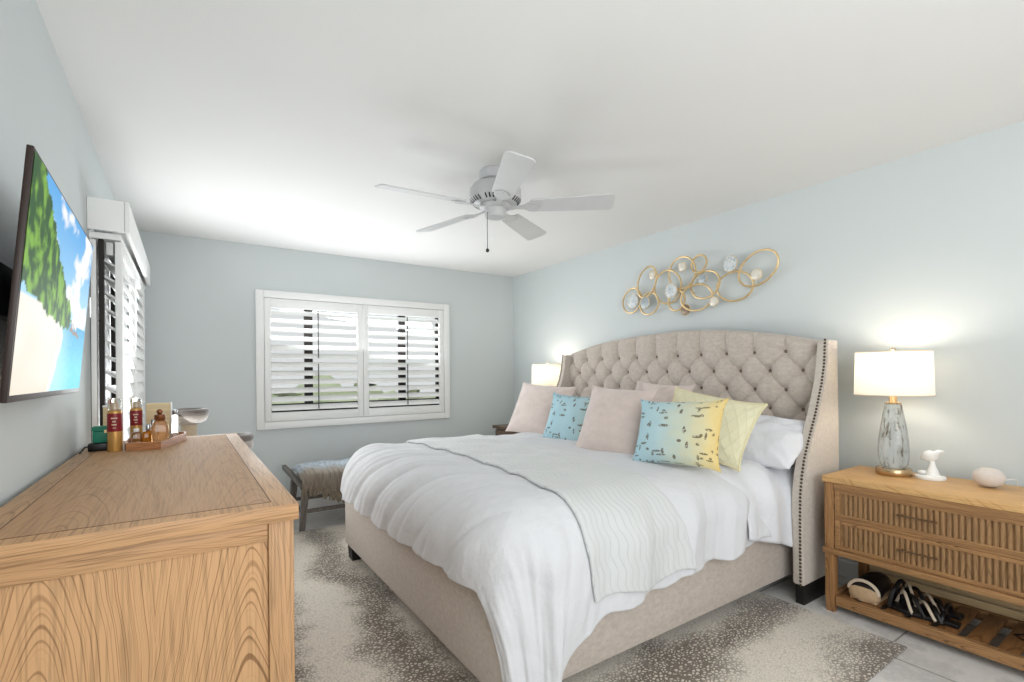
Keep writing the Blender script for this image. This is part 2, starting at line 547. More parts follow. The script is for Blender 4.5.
def tag(o, label, cat, group=None):
    o['label'] = label
    o['category'] = cat
    if group:
        o['group'] = group
    return o


def struct_empty(name, loc=(0, 0, 0)):
    o = bpy.data.objects.new(name, None)
    C.objects.link(o)
    o.location = loc
    ORG[o.name] = tuple(loc)
    o['kind'] = 'structure'
    return o


def struct(name, bm, mat, **kw):
    o = obj(name, bm, mat, **kw)
    o['kind'] = 'structure'
    return o


def BM():
    return bmesh.new()


def box(bm, x0, x1, y0, y1, z0, z1, mx=None, bev=0.0):
    vs = [bm.verts.new((x, y, z)) for x in (x0, x1) for y in (y0, y1) for z in (z0, z1)]
    fs = [(0, 1, 3, 2), (4, 6, 7, 5), (0, 4, 5, 1), (2, 3, 7, 6), (0, 2, 6, 4), (1, 5, 7, 3)]
    faces = [bm.faces.new([vs[i] for i in f]) for f in fs]
    if mx is not None:
        bmesh.ops.transform(bm, matrix=mx, verts=vs)
    if bev:
        es = list({e for f in faces for e in f.edges})
        bmesh.ops.bevel(bm, geom=es, offset=bev, segments=2, affect='EDGES', profile=0.5)
    return vs


def beam(bm, a, b, w, d, up=(0, 0, 1), w2=None, d2=None):
    """tapered rectangular bar from a to b"""
    a, b = Vector(a), Vector(b)
    t = (b - a).normalized()
    s = t.cross(Vector(up))
    if s.length < 1e-4:
        s = t.cross(Vector((1, 0, 0)))
    s.normalize()
    u = s.cross(t)
    w2 = w if w2 is None else w2
    d2 = d if d2 is None else d2
    r = []
    for p, ww, dd in ((a, w, d), (b, w2, d2)):
        r.append([bm.verts.new(p + s * i * ww / 2 + u * j * dd / 2) for i, j in ((-1, -1), (1, -1), (1, 1), (-1, 1))])
    bm.faces.new(r[0][::-1])
    bm.faces.new(r[1])
    for k in range(4):
        bm.faces.new((r[0][k], r[0][(k + 1) % 4], r[1][(k + 1) % 4], r[1][k]))


def tube(bm, pts, rad, seg=10, closed=False, cap=True):
    pts = [Vector(p) for p in pts]
    n = len(pts)
    rads = rad if isinstance(rad, (list, tuple)) else [rad] * n
    rings = []
    prev = None
    for i, p in enumerate(pts):
        if closed:
            t = pts[(i + 1) % n] - pts[i - 1]
        else:
            t = pts[min(i + 1, n - 1)] - pts[max(i - 1, 0)]
        t.normalize()
        if prev is None:
            a = Vector((0, 0, 1)) if abs(t.z) < 0.9 else Vector((1, 0, 0))
            s = t.cross(a).normalized()
        else:
            s = (prev - t * prev.dot(t)).normalized()
        prev = s
        u = t.cross(s)
        rings.append([bm.verts.new(p + (s * math.cos(2 * PI * k / seg) + u * math.sin(2 * PI * k / seg)) * rads[i]) for k in range(seg)])
    m = n if closed else n - 1
    for i in range(m):
        A, B = rings[i], rings[(i + 1) % n]
        for k in range(seg):
            bm.faces.new((A[k], A[(k + 1) % seg], B[(k + 1) % seg], B[k]))
    if cap and not closed:
        bm.faces.new(rings[0][::-1])
        bm.faces.new(rings[-1])


def lathe(bm, prof, cx, cy, seg=32, sq=None):
    rings = []
    for r, z in prof:
        if r < 1e-6:
            rings.append([bm.verts.new((cx, cy, z))])
        else:
            ring = []
            for k in range(seg):
                a = 2 * PI * k / seg
                c, s = math.cos(a), math.sin(a)
                q = 1.0
                if sq:
                    q = 1.0 / (abs(c) ** sq + abs(s) ** sq) ** (1.0 / sq)
                ring.append(bm.verts.new((cx + r * c * q, cy + r * s * q, z)))
            rings.append(ring)
    for A, B in zip(rings, rings[1:]):
        if len(A) == 1 and len(B) == 1:
            continue
        for k in range(seg):
            j = (k + 1) % seg
            if len(A) == 1:
                bm.faces.new((A[0], B[j], B[k]))
            elif len(B) == 1:
                bm.faces.new((A[k], A[j], B[0]))
            else:
                bm.faces.new((A[k], A[j], B[j], B[k]))
    if len(rings[0]) > 1:
        bm.faces.new(rings[0][::-1])
    if len(rings[-1]) > 1:
        bm.faces.new(rings[-1])


def prism(bm, poly, axis, d0, d1):
    """poly: 2D points in the plane normal to axis; extruded d0..d1"""
    def P(p, d):
        return {'X': (d, p[0], p[1]), 'Y': (p[0], d, p[1]), 'Z': (p[0], p[1], d)}[axis]
    A = [bm.verts.new(P(p, d0)) for p in poly]
    B = [bm.verts.new(P(p, d1)) for p in poly]
    bm.faces.new(A[::-1])
    bm.faces.new(B)
    n = len(poly)
    for i in range(n):
        bm.faces.new((A[i], A[(i + 1) % n], B[(i + 1) % n], B[i]))


def grid(bm, nu, nv, fn, uvfn=None, mat_index=0):
    V = [[bm.verts.new(fn(i / nu, j / nv)) for j in range(nv + 1)] for i in range(nu + 1)]
    uvl = bm.loops.layers.uv.verify()
    for i in range(nu):
        for j in range(nv):
            f = bm.faces.new((V[i][j], V[i + 1][j], V[i + 1][j + 1], V[i][j + 1]))
            f.material_index = mat_index
            for lp, (a, b) in zip(f.loops, ((i, j), (i + 1, j), (i + 1, j + 1), (i, j + 1))):
                lp[uvl].uv = uvfn(a / nu, b / nv) if uvfn else (a / nu, b / nv)
    return V


def ball(bm, c, r, sx=1, sy=1, sz=1, seg=12, rings=8):
    bmesh.ops.create_uvsphere(bm, u_segments=seg, v_segments=rings, radius=r,
                              matrix=Matrix.Translation(c) @ Matrix.Diagonal((sx, sy, sz, 1)))


def lerp(a, b, t):
    return a + (b - a) * t


def interp(xs, ys, x):
    if x <= xs[0]:
        return ys[0]
    for i in range(len(xs) - 1):
        if x <= xs[i + 1]:
            t = (x - xs[i]) / (xs[i + 1] - xs[i])
            return lerp(ys[i], ys[i + 1], t)
    return ys[-1]


def smooth01(x):
    x = max(0.0, min(1.0, x))
    return x * x * (3 - 2 * x)


# ------------------------------------------------------------------ room shell
XL, XR, YB, HC, YF = -0.366, 3.163, 4.671, 2.32, -1.7
TH = 0.14
bm = BM(); box(bm, XL - TH, XR + TH, YF, YB + TH, -0.12, 0.0)
struct('floor', bm, M['floor'], smooth=0)
bm = BM(); box(bm, XL - TH, XR + TH, YF, YB + TH, HC, HC + 0.12)
struct('ceiling', bm, M['ceiling'], smooth=0)
bm = BM(); box(bm, XR, XR + TH, YF, YB + TH, 0, HC)
struct('wall_right', bm, M['wall'], smooth=0)
# back wall around the window opening
WX0, WX1, WZ0, WZ1 = 0.56, 2.25, 0.83, 1.85
bm = BM()
box(bm, XL - TH, WX0, YB, YB + TH, 0, HC)
box(bm, WX1, XR, YB, YB + TH, 0, HC)
box(bm, WX0, WX1, YB, YB + TH, 0, WZ0)
box(bm, WX0, WX1, YB, YB + TH, WZ1, HC)
struct('wall_back', bm, M['wall'], smooth=0)
DY0, DY1, DZ1 = 2.93, 4.42, 1.90
bm = BM()
box(bm, XL - TH, XL, YF, DY0, 0, HC)
box(bm, XL - TH, XL, DY1, YB, 0, HC)
box(bm, XL - TH, XL, DY0, DY1, DZ1, HC)
struct('wall_left', bm, M['wall'], smooth=0)


def baseboard(name, x0, x1, y0, y1):
    bm = BM()
    box(bm, x0, x1, y0, y1, 0, 0.095)
    if x1 - x0 < y1 - y0:
        d = 0.006
        box(bm, x0 + (d if x1 > 1 else 0), x1 - (0 if x1 > 1 else d), y0, y1, 0.095, 0.112)
    else:
        box(bm, x0, x1, y0 + 0.006, y1, 0.095, 0.112)
    struct(name, bm, M['trim'], bevel=0.003)


baseboard('baseboard_right', XR - 0.016, XR, YF, YB - 0.016)
baseboard('baseboard_back', XL, XR, YB - 0.016, YB)
baseboard('baseboard_left', XL, XL + 0.016, YF, DY0)

# ------------------------------------------------------------------ back window with plantation shutters
w1 = struct_empty('window_1', (1.4, YB, 0.8))
FX0, FX1, FZ0, FZ1 = 0.492, 2.318, 0.735, 1.935
bm = BM()
fw = 0.062
for a in ((FX0, FX0 + fw, FZ0, FZ1), (FX1 - fw, FX1, FZ0, FZ1), (FX0 + fw, FX1 - fw, FZ0, FZ0 + fw), (FX0 + fw, FX1 - fw, FZ1 - fw, FZ1)):
    box(bm, a[0], a[1], YB - 0.032, YB, a[2], a[3], bev=0.003)
obj('window_frame', bm, M['shutter'], w1)
xm = 1.405
for px0, px1 in ((FX0 + fw + 0.004, xm - 0.002), (xm + 0.002, FX1 - fw - 0.004)):
    pz0, pz1 = FZ0 + fw + 0.004, FZ1 - fw - 0.004
    st, rl = 0.05, 0.088
    bm = BM()
    for a in ((px0, px0 + st, pz0, pz1), (px1 - st, px1, pz0, pz1), (px0 + st, px1 - st, pz0, pz0 + rl - 0.012), (px0 + st, px1 - st, pz1 - rl + 0.008, pz1)):
        box(bm, a[0], a[1], YB - 0.027, YB - 0.001, a[2], a[3], bev=0.002)
    pn = obj('shutter_panel', bm, M['shutter'], w1)
    bm = BM()
    nl = 12
    zlo, zhi = pz0 + rl - 0.012, pz1 - rl + 0.008
    for k in range(nl):
        z = zlo + (k + 0.5) * (zhi - zlo) / nl
        prof = []
        for q in range(13):
            a = 2 * PI * q / 12
        pts = [(0.032 * math.cos(2 * PI * q / 14), 0.0048 * math.sin(2 * PI * q / 14)) for q in range(14)]
        ca, sa = math.cos(math.radians(46)), math.sin(math.radians(46))
        poly = [(YB - 0.012 + p * ca - r * sa, z + p * sa + r * ca) for p, r in pts]
        prism(bm, poly, 'X', px0 + st + 0.003, px1 - st - 0.003)
    obj('louvers', bm, M['shutter'], pn)
    bm = BM()
    xr = lerp(px0, px1, 0.515)
    zc = (zlo + zhi) / 2
    box(bm, xr - 0.004, xr + 0.004, YB - 0.048, YB - 0.042, zc + 0.02, zhi - 0.015)
    box(bm, xr - 0.004, xr + 0.004, YB - 0.048, YB - 0.042, zlo + 0.02, zc - 0.03)
    obj('tilt_rod', bm, M['rod'], pn)
bm = BM()
yw0, yw1 = YB + 0.075, YB + 0.115
for a in ((WX0, WX0 + 0.035, WZ0, WZ1), (WX1 - 0.035, WX1, WZ0, WZ1), (0.90, 0.97, WZ0, WZ1), (1.80, 1.87, WZ0, WZ1),
          (WX0, WX1, WZ0, WZ0 + 0.115), (WX0, WX1, WZ1 - 0.04, WZ1)):
    box(bm, a[0], a[1], yw0, yw1, a[2], a[3])
obj('window_sash', bm, M['bronze'], w1, bevel=0.003)
bm = BM(); box(bm, WX0, WX1, YB + 0.093, YB + 0.097, WZ0, WZ1)
obj('pane', bm, M['pane'], w1, smooth=0)

# garden outside the windows
bm = BM(); box(bm, -14, 14, YB + TH + 0.001, 22, -0.5, -0.3)
o = struct('floor_garden', bm, M['lawn'], smooth=0)
bm = BM()
V = grid(bm, 60, 16, lambda u, v: (lerp(-6, 9, u), 12 + 0.5 * math.cos(PI * v) * 0 + noise.noise((u * 30, v * 5, 1)) * 0.5 + (v - 0.5) ** 2 * 1.2,
                                   -0.32 + v * (1.15 - 0.2 * u) + (v ** 3) * noise.noise((u * 14, 0, 3)) * 0.7))
o = obj('hedge', bm, M['hedge'], origin=(1, 12, -0.3))
tag(o, 'clipped green hedge across the lawn outside the window', 'hedge')
md = o.modifiers.new('thick', 'SOLIDIFY'); md.thickness = 0.8; md.offset = 1

# ------------------------------------------------------------------ side sliding door with shutters
d1 = struct_empty('door_1', (XL, 3.6, 0))
bm = BM()
for a in ((DY0, DY0 + 0.05, 0, DZ1), (DY1 - 0.05, DY1, 0, DZ1), (3.62, 3.70, 0, DZ1), (DY0, DY1, 0, 0.06), (DY0, DY1, DZ1 - 0.05, DZ1)):
    box(bm, XL - 0.10, XL - 0.05, a[0], a[1], a[2], a[3])
obj('sliding_sash', bm, M['bronze'], d1, bevel=0.003)
bm = BM(); box(bm, XL - 0.078, XL - 0.074, DY0, DY1, 0.0, DZ1)
obj('pane', bm, M['pane'], d1, smooth=0)
bm = BM()
box(bm, XL + 0.034, XL + 0.052, DY0 - 0.03, DY0 + 0.005, 0.0, 1.83)
obj('track_post', bm, M['bronze'], d1, bevel=0.002)
bm = BM()
box(bm, XL + 0.001, XL + 0.118, DY0 - 0.04, DY1 + 0.02, 1.83, 1.858)
obj('track_rail', bm, M['shutter'], d1, bevel=0.003)


def side_panel(x, y0, y1, t=0.026, ang=60, stile=0.055, near_stile=True):
    bm = BM()
    z0, z1 = 0.02, 1.825
    if near_stile:
        box(bm, x - t / 2, x + t / 2, y0, y0 + stile, z0, z1, bev=0.002)
    box(bm, x - t / 2, x + t / 2, y1 - stile, y1, z0, z1, bev=0.002)
    box(bm, x - t / 2, x + t / 2, y0 + stile * near_stile, y1 - stile, z0, z0 + 0.1, bev=0.002)
    box(bm, x - t / 2, x + t / 2, y0 + stile * near_stile, y1 - stile, z1 - 0.06, z1, bev=0.002)
    p = obj('shutter_panel', bm, M['shutter'], d1)
    bm = BM()
    zz0, zz1 = z0 + 0.1, z1 - 0.06
    n = 22
    ca, sa = math.cos(math.radians(ang)), math.sin(math.radians(ang))
    for k in range(n):
        z = zz0 + (k + 0.5) * (zz1 - zz0) / n
        pts = [(0.042 * math.cos(2 * PI * q / 12), 0.0052 * math.sin(2 * PI * q / 12)) for q in range(12)]
        poly = [(x - (q * ca - r * sa), z + q * sa + r * ca) for q, r in pts]
        prism(bm, [(a, b) for a, b in poly], 'Y', y0 + stile * near_stile + 0.003, y1 - stile - 0.003)
    obj('louvers', bm, M['shutter'], p)


side_panel(XL + 0.106, 2.90, 3.62, ang=74)
side_panel(XL + 0.106, 3.63, 4.36, ang=74)
side_panel(XL + 0.072, 2.93, 3.5, ang=32, near_stile=False)
side_panel(XL + 0.016, 2.90, 3.4, ang=78, t=0.02)

t = thing('window_valance', 'white box valance over the shuttered sliding door beside the television', 'valance', (XL, 3.6, 1.86))
bm = BM()
box(bm, XL + 0.133, XL + 0.15, 2.86, 4.44, 1.862, 2.005, bev=0.002)
obj('front_board', bm, M['shutter'], t)
for y in (2.86, 4.423):
    bm = BM()
    box(bm, XL + 0.001, XL + 0.132, y, y + 0.017, 1.862, 2.005, bev=0.002)
    obj('end_board', bm, M['shutter'], t)
bm = BM()
box(bm, XL + 0.001, XL + 0.132, 2.878, 4.422, 1.986, 2.003)
obj('top_board', bm, M['shutter'], t)

# ------------------------------------------------------------------ dresser
DX0, DX1, DYa, DYb, DT = -0.345, 0.207, 1.172, 2.815, 0.906
t = thing('dresser', 'long oak dresser with framed inset top along the left wall', 'dresser', (-0.07, 1.99, 0))
dresser = t
bm = BM(); box(bm, DX0, DX1, DYa, DYb, DT - 0.036, DT, bev=0.002)
top = obj('top', bm, [M['oak'], M['oak_x']], t)
for p_ in top.data.polygons:
    if abs(p_.normal.y) > 0.6:
        p_.material_index = 1
bm = BM(); box(bm, DX0 + 0.052, DX1 - 0.052, DYa + 0.047, DYb - 0.047, DT, DT + 0.0006)
obj('inset_panel', bm, M['oak_top'], top, smooth=0)
bm = BM()
g = 0.0022
for a in ((DX0 + 0.050, DX0 + 0.050 + g, DYa + 0.045, DYb - 0.045), (DX1 - 0.050 - g, DX1 - 0.05, DYa + 0.045, DYb - 0.045),
          (DX0 + 0.05, DX1 - 0.05, DYa + 0.0455, DYa + 0.047), (DX0 + 0.05, DX1 - 0.05, DYb - 0.047, DYb - 0.0455)):
    box(bm, a[0], a[1], a[2], a[3], DT, DT + 0.0008)
obj('groove_line', bm, M['groove'], top, smooth=0)
zt = DT - 0.0365
for y0, y1 in ((DYa + 0.012, DYa + 0.062), (DYb - 0.062, DYb - 0.012)):
    for x0, x1 in ((DX0 + 0.008, DX0 + 0.058), (DX1 - 0.060, DX1 - 0.009)):
        bm = BM(); box(bm, x0, x1, y0, y1, 0, zt, bev=0.002)
        obj('leg', bm, M['oak_z'], t)
for ya in (DYa + 0.018, DYb - 0.036):
    bm = BM(); box(bm, DX0 + 0.059, DX1 - 0.061, ya, ya + 0.018, zt - 0.042, zt - 0.001, bev=0.001)
    obj('apron', bm, M['oak_x'], t)
    bm = BM(); box(bm, DX0 + 0.059, DX1 - 0.061, ya + 0.006, ya + 0.016, 0.12, zt - 0.043)
    obj('side_panel', bm, M['oak_side'], t)
    bm = BM(); box(bm, DX0 + 0.059, DX1 - 0.061, ya, ya + 0.018, 0.07, 0.119, bev=0.001)
    obj('apron', bm, M['oak_x'], t)
bm = BM(); box(bm, DX0 + 0.01, DX0 + 0.02, DYa + 0.063, DYb - 0.063, 0.08, zt - 0.001)
obj('back_panel', bm, M['oak'], t)
bm = BM()
fx0, fx1 = DX1 - 0.04, DX1 - 0.014
ys = [DYa + 0.063, (DYa + DYb) / 2 - 0.012, (DYa + DYb) / 2 + 0.012, DYb - 0.063]
box(bm, fx0, fx1, ys[0], ys[3], 0.07, 0.11)
box(bm, fx0, fx1, ys[1], ys[2], 0.111, zt - 0.032)
box(bm, fx0, fx1, ys[0], ys[3], zt - 0.031, zt - 0.001)
obj('front_frame', bm, M['oak'], t, bevel=0.001)
for a, b in ((ys[0], ys[1]), (ys[2], ys[3])):
    for k in range(3):
        z0 = 0.113 + k * (zt - 0.146) / 3
        z1 = z0 + (zt - 0.146) / 3 - 0.004
        bm = BM(); box(bm, fx0 - 0.02, fx1 + 0.002, a + 0.003, b - 0.003, z0, z1, bev=0.002)
        dr = obj('drawer', bm, M['oak'], t)
        bm = BM()
        yc = (a + b) / 2
        tube(bm, [(fx1 + 0.001, yc - 0.08, (z0 + z1) / 2), (fx1 + 0.024, yc - 0.078, (z0 + z1) / 2), (fx1 + 0.024, yc + 0.078, (z0 + z1) / 2), (fx1 + 0.001, yc + 0.08, (z0 + z1) / 2)], 0.005, 8)
        obj('handle', bm, M['bar'], dr)

# ------------------------------------------------------------------ television
TC = Vector((-0.268, 1.705, 0.2 + CH))
yaw, tilt, tw = -0.022, 0.082, 0.86
th_ = tw * 0.5725
u = Vector((math.sin(yaw), math.cos(yaw), 0))
n = Vector((math.cos(yaw) * math.cos(tilt), -math.sin(yaw) * math.cos(tilt), -math.sin(tilt)))
v = n.cross(u)
if v.z < 0:
    v = -v
RT = Matrix(((u.x, n.x, v.x, TC.x), (u.y, n.y, v.y, TC.y), (u.z, n.z, v.z, TC.z), (0, 0, 0, 1)))
t = thing('television', 'wall mounted flat television showing a tropical beach above the dresser', 'television', TC)
M['tv_edge'] = plain('tv_edge_bronze', srgb(44, 30, 24), 0.4, 0.2, 0.1, 20)
bm = BM(); box(bm, -tw / 2, tw / 2, -0.011, 0.0, -th_ / 2, th_ / 2, mx=RT, bev=0.002)
body = obj('body', bm, M['tv_edge'], t)
bm = BM(); box(bm, -tw * 0.22, tw * 0.32, -0.050, -0.0115, -th_ * 0.36, th_ * 0.3, mx=RT, bev=0.004)
obj('rear_housing', bm, M['blackplastic'], t)


def beach(u, v):
    """colour of the tropical beach shown on the screen, u to the right, v up"""
    ns = lambda a, b, s: noise.noise((a * s, b * s, 2.2))
    n4 = lambda a, b, s: noise.fractal((a * s, b * s, 0.7), 1.0, 2.0, 4)
    hor = 0.40
    cl = n4(u * 0.9 - v * 0.5, v + u * 0.3, 4.5) + 0.25 * (1 - abs(v - 0.62) * 2.2)
    sky = Vector((0.10, 0.42, 0.86)).lerp(Vector((0.42, 0.74, 0.97)), max(0, min(1, (1 - v) / 0.6)))
    sky = sky.lerp(Vector((0.97, 0.98, 1.0)), smooth01((cl - 0.12) * 2.8))
    c = sky
    if v < hor:
        d = hor - v
        c = Vector((0.02, 0.36, 0.66)).lerp(Vector((0.10, 0.68, 0.86)), min(1, d * 3.5))
        c = c.lerp(Vector((0.60, 0.92, 0.92)), smooth01(1 - (u - (0.48 - 0.20 * (v - 0.0))) / 0.35) * 0.6)
        c = c + Vector((1, 1, 1)) * ns(u * 0.6, v * 3, 30) * 0.04
    shore = 0.36 + 0.20 * math.sin(v * 5.5 + 0.6) + 0.02 * ns(u, v, 8)
    if v < 0.42:
        sh = interp([0, 0.15, 0.3, 0.42], [0.42, 0.50, 0.56, 0.50], v) + 0.015 * ns(u, v, 14)
        if u < sh:
            c = Vector((0.86, 0.76, 0.62)).lerp(Vector((0.95, 0.89, 0.80)), smooth01(v * 2 + ns(u, v, 6) * 0.4))
            if u > sh - 0.05:
                c = c.lerp(Vector((0.90, 0.95, 0.90)), 0.7)
    # wooded cliff on the left
    edge = interp([0.30, 0.36, 0.48, 0.6, 0.75, 0.9, 1.0], [0.40, 0.66, 0.62, 0.5, 0.36, 0.22, 0.12], v) + 0.06 * n4(u, v, 14)
    low = interp([0.0, 0.2, 0.45, 0.66], [0.46, 0.42, 0.36, 0.34], u) + 0.03 * n4(u, v, 16)
    if v > low and u < edge:
        g = n4(u * 1.2, v * 0.7, 17)
        c = Vector((0.012, 0.085, 0.01)).lerp(Vector((0.22, 0.47, 0.04)), smooth01(0.42 + g * 1.2 + (0.5 - v) * 0.5))
    # little jetty with boats on the horizon
    if 0.66 < u < 0.86 and abs(v - (0.365 - (u - 0.66) * 0.12)) < 0.012:
        c = Vector((0.28, 0.2, 0.16))
    if 0.68 < u < 0.8 and 0.375 < v < 0.41 - (u - 0.68) * 0.1:
        c = Vector((0.85, 0.86, 0.86)) if ns(u, v, 40) > 0 else Vector((0.35, 0.3, 0.3))
    return tuple(max(0.0, min(1.0, x)) for x in c)


bm = BM()
nu, nv = 150, 84
bw, bh = 0.006, 0.007
cl = bm.loops.layers.float_color.new('picture')
V = [[bm.verts.new(RT @ Vector((lerp(-tw / 2 + bw, tw / 2 - bw, i / nu), 0.0012, lerp(-th_ / 2 + bh * 2, th_ / 2 - bh, j / nv)))) for j in range(nv + 1)] for i in range(nu + 1)]
colc = [[beach(i / nu, j / nv) for j in range(nv + 1)] for i in range(nu + 1)]
for i in range(nu):
    for j in range(nv):
        f = bm.faces.new((V[i][j], V[i + 1][j], V[i + 1][j + 1], V[i][j + 1]))
        for lp, (a, b) in zip(f.loops, ((i, j), (i + 1, j), (i + 1, j + 1), (i, j + 1))):
            lp[cl] = (*colc[a][b], 1)
ms, mt, mb = nt('screen_picture')
at = N(mt, 'ShaderNodeVertexColor', layer_name='picture')
L(mt, at.outputs[0], mb.inputs['Emission Color'])
mb.inputs['Emission Strength'].default_value = 0.78
mb.inputs['Base Color'].default_value = (0.01, 0.01, 0.01, 1)
mb.inputs['Roughness'].default_value = 0.5
mb.inputs['Specular IOR Level'].default_value = 0.08
obj('screen', bm, ms, t, smooth=0)
bm = BM()
beam(bm, RT @ Vector((-0.08, -0.051, 0.0)), Vector((XL + 0.028, 1.66, TC.z + 0.0)), 0.05, 0.04)
box(bm, XL + 0.001, XL + 0.027, 1.42, 1.90, TC.z - 0.06, TC.z + 0.06, bev=0.003)
obj('wall_mount', bm, M['blackplastic'], t)

# ------------------------------------------------------------------ rug
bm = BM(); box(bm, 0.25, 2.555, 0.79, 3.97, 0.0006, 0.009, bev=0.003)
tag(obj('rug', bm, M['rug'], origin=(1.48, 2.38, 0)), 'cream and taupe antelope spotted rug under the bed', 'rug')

# ------------------------------------------------------------------ bed
BXF, BYN, BYF = 0.852, 1.335, 3.245
WYN, WYF = 1.222, 3.46
bed = thing('bed', 'king bed with tall tufted greige wingback headboard', 'bed', (1.9, 2.3, 0))
zb0, zb1 = 0.102, 0.43
bm = BM(); box(bm, BXF, BXF + 0.055, BYN, BYF, zb0, zb1, bev=0.008)
obj('footboard', bm, M['upholstery'], bed)
for y0 in (BYN, BYF - 0.055):
    bm = BM(); box(bm, BXF + 0.056, 2.90, y0, y0 + 0.055, zb0, zb1, bev=0.008)
    obj('side_rail', bm, M['upholstery'], bed)
bm = BM(); box(bm, BXF + 0.056, 2.90, BYN + 0.056, BYF - 0.056, 0.30, 0.345)
obj('slat_base', bm, M['dark_wood'], bed)
for x, y in ((BXF + 0.03, BYN + 0.05), (BXF + 0.03, BYF - 0.085)):
    bm = BM()
    beam(bm, (x + 0.03, y + 0.025, 0.0095), (x + 0.03, y + 0.025, zb0 - 0.001), 0.085, 0.085, (1, 0, 0), 0.095, 0.095)
    obj('leg', bm, M['black'], bed)

HX = 2.965                      # plane of the tufted face
AY = [1.30, 1.42, 1.657, 1.93, 2.25, 2.62, 2.90, 3.07, 3.356, 3.40]
AZ = [0.168, 0.203, 0.251, 0.286, 0.304, 0.294, 0.274, 0.257, 0.200, 0.185]


def arch(y):
    s = 0
    for k in (-0.06, -0.03, 0, 0.03, 0.06):
        s += interp(AY, AZ, y + k)
    return s / 5 + CH


PYn = 0.19
YB0, ZR1, DZR = 1.486, 0.123 + CH, 0.114


def tuft(y, z):
    """bulge height above the button plane, metres"""
    top = arch(y)
    a = (y - YB0) / PYn
    if z > ZR1:
        c = abs(math.sin(PI * a)) ** 0.5
        fz = smooth01((z - ZR1) / 0.05)
        p = a / 1.0
        # blend from lattice to vertical pleats
        q = (z - ZR1) / (2 * DZR)
        l = (abs(math.sin(PI * (a + q))) * abs(math.sin(PI * (a - q)))) ** 0.32
        h = lerp(0.45 + 0.55 * l, 0.35 + 0.65 * c, fz)
        h -= 0.40 * math.exp(-((z - ZR1) ** 2 + ((a - round(a)) * PYn) ** 2) / 0.026 ** 2)
    else:
        q = (z - ZR1) / (2 * DZR)
        h = (abs(math.sin(PI * (a + q))) * abs(math.sin(PI * (a - q)))) ** 0.32
        # pull the buttons in deeper than the pleats
        rr = 1e9
        for row in range(0, 9):
            zr = ZR1 - row * DZR
            yo = YB0 - (PYn / 2 if row % 2 else 0)
            kk = round((y - yo) / PYn)
            d = math.hypot(y - (yo + kk * PYn), z - zr)
            rr = min(rr, d)
        h = 0.45 + 0.55 * h - 0.45 * math.exp(-(rr / 0.026) ** 2)
    d = top - z
    if d < 0.05:
        h *= math.sqrt(max(0, 1 - ((0.05 - d) / 0.05) ** 2)) * 1.0
    return 0.058 * h + 0.004 * noise.noise((y * 14, z * 14, 0))


HY0, HY1, HZ0 = WYN + 0.057, WYF - 0.057, 0.50
bm = BM()
nu, nv = 330, 150


def hf(u, v):
    y = lerp(HY0, HY1, u)
    z = lerp(HZ0, arch(y), v)
    return (HX - tuft(y, z), y, z)


V = grid(bm, nu, nv, hf)
# back and closed edges
HB = 3.05
bk = [[bm.verts.new((HB, lerp(HY0, HY1, i / 40), z)) for z in (HZ0 - 0.2, arch(lerp(HY0, HY1, i / 40)))] for i in range(41)]
for i in range(40):
    bm.faces.new((bk[i][0], bk[i][1], bk[i + 1][1], bk[i + 1][0]))
    k = nu // 40
for i in range(nu):
    ya, yb = lerp(HY0, HY1, i / nu), lerp(HY0, HY1, (i + 1) / nu)
    A = bm.verts.new((HB, ya, arch(ya))); B = bm.verts.new((HB, yb, arch(yb)))
    bm.faces.new((V[i][nv], V[i + 1][nv], B, A))
obj('headboard', bm, M['upholstery'], bed, smooth=180)
bm = BM(); box(bm, HX - 0.03, HX + 0.06, HY0, HY1, 0.12, HZ0 + 0.02)
obj('headboard_base', bm, M['upholstery'], bed)
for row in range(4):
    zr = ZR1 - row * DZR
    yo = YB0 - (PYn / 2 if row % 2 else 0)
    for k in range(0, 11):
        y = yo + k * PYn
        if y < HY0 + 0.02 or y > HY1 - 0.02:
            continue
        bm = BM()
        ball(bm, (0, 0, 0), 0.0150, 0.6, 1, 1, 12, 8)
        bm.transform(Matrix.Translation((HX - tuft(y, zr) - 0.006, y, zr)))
        obj('button', bm, M['button'], bed)

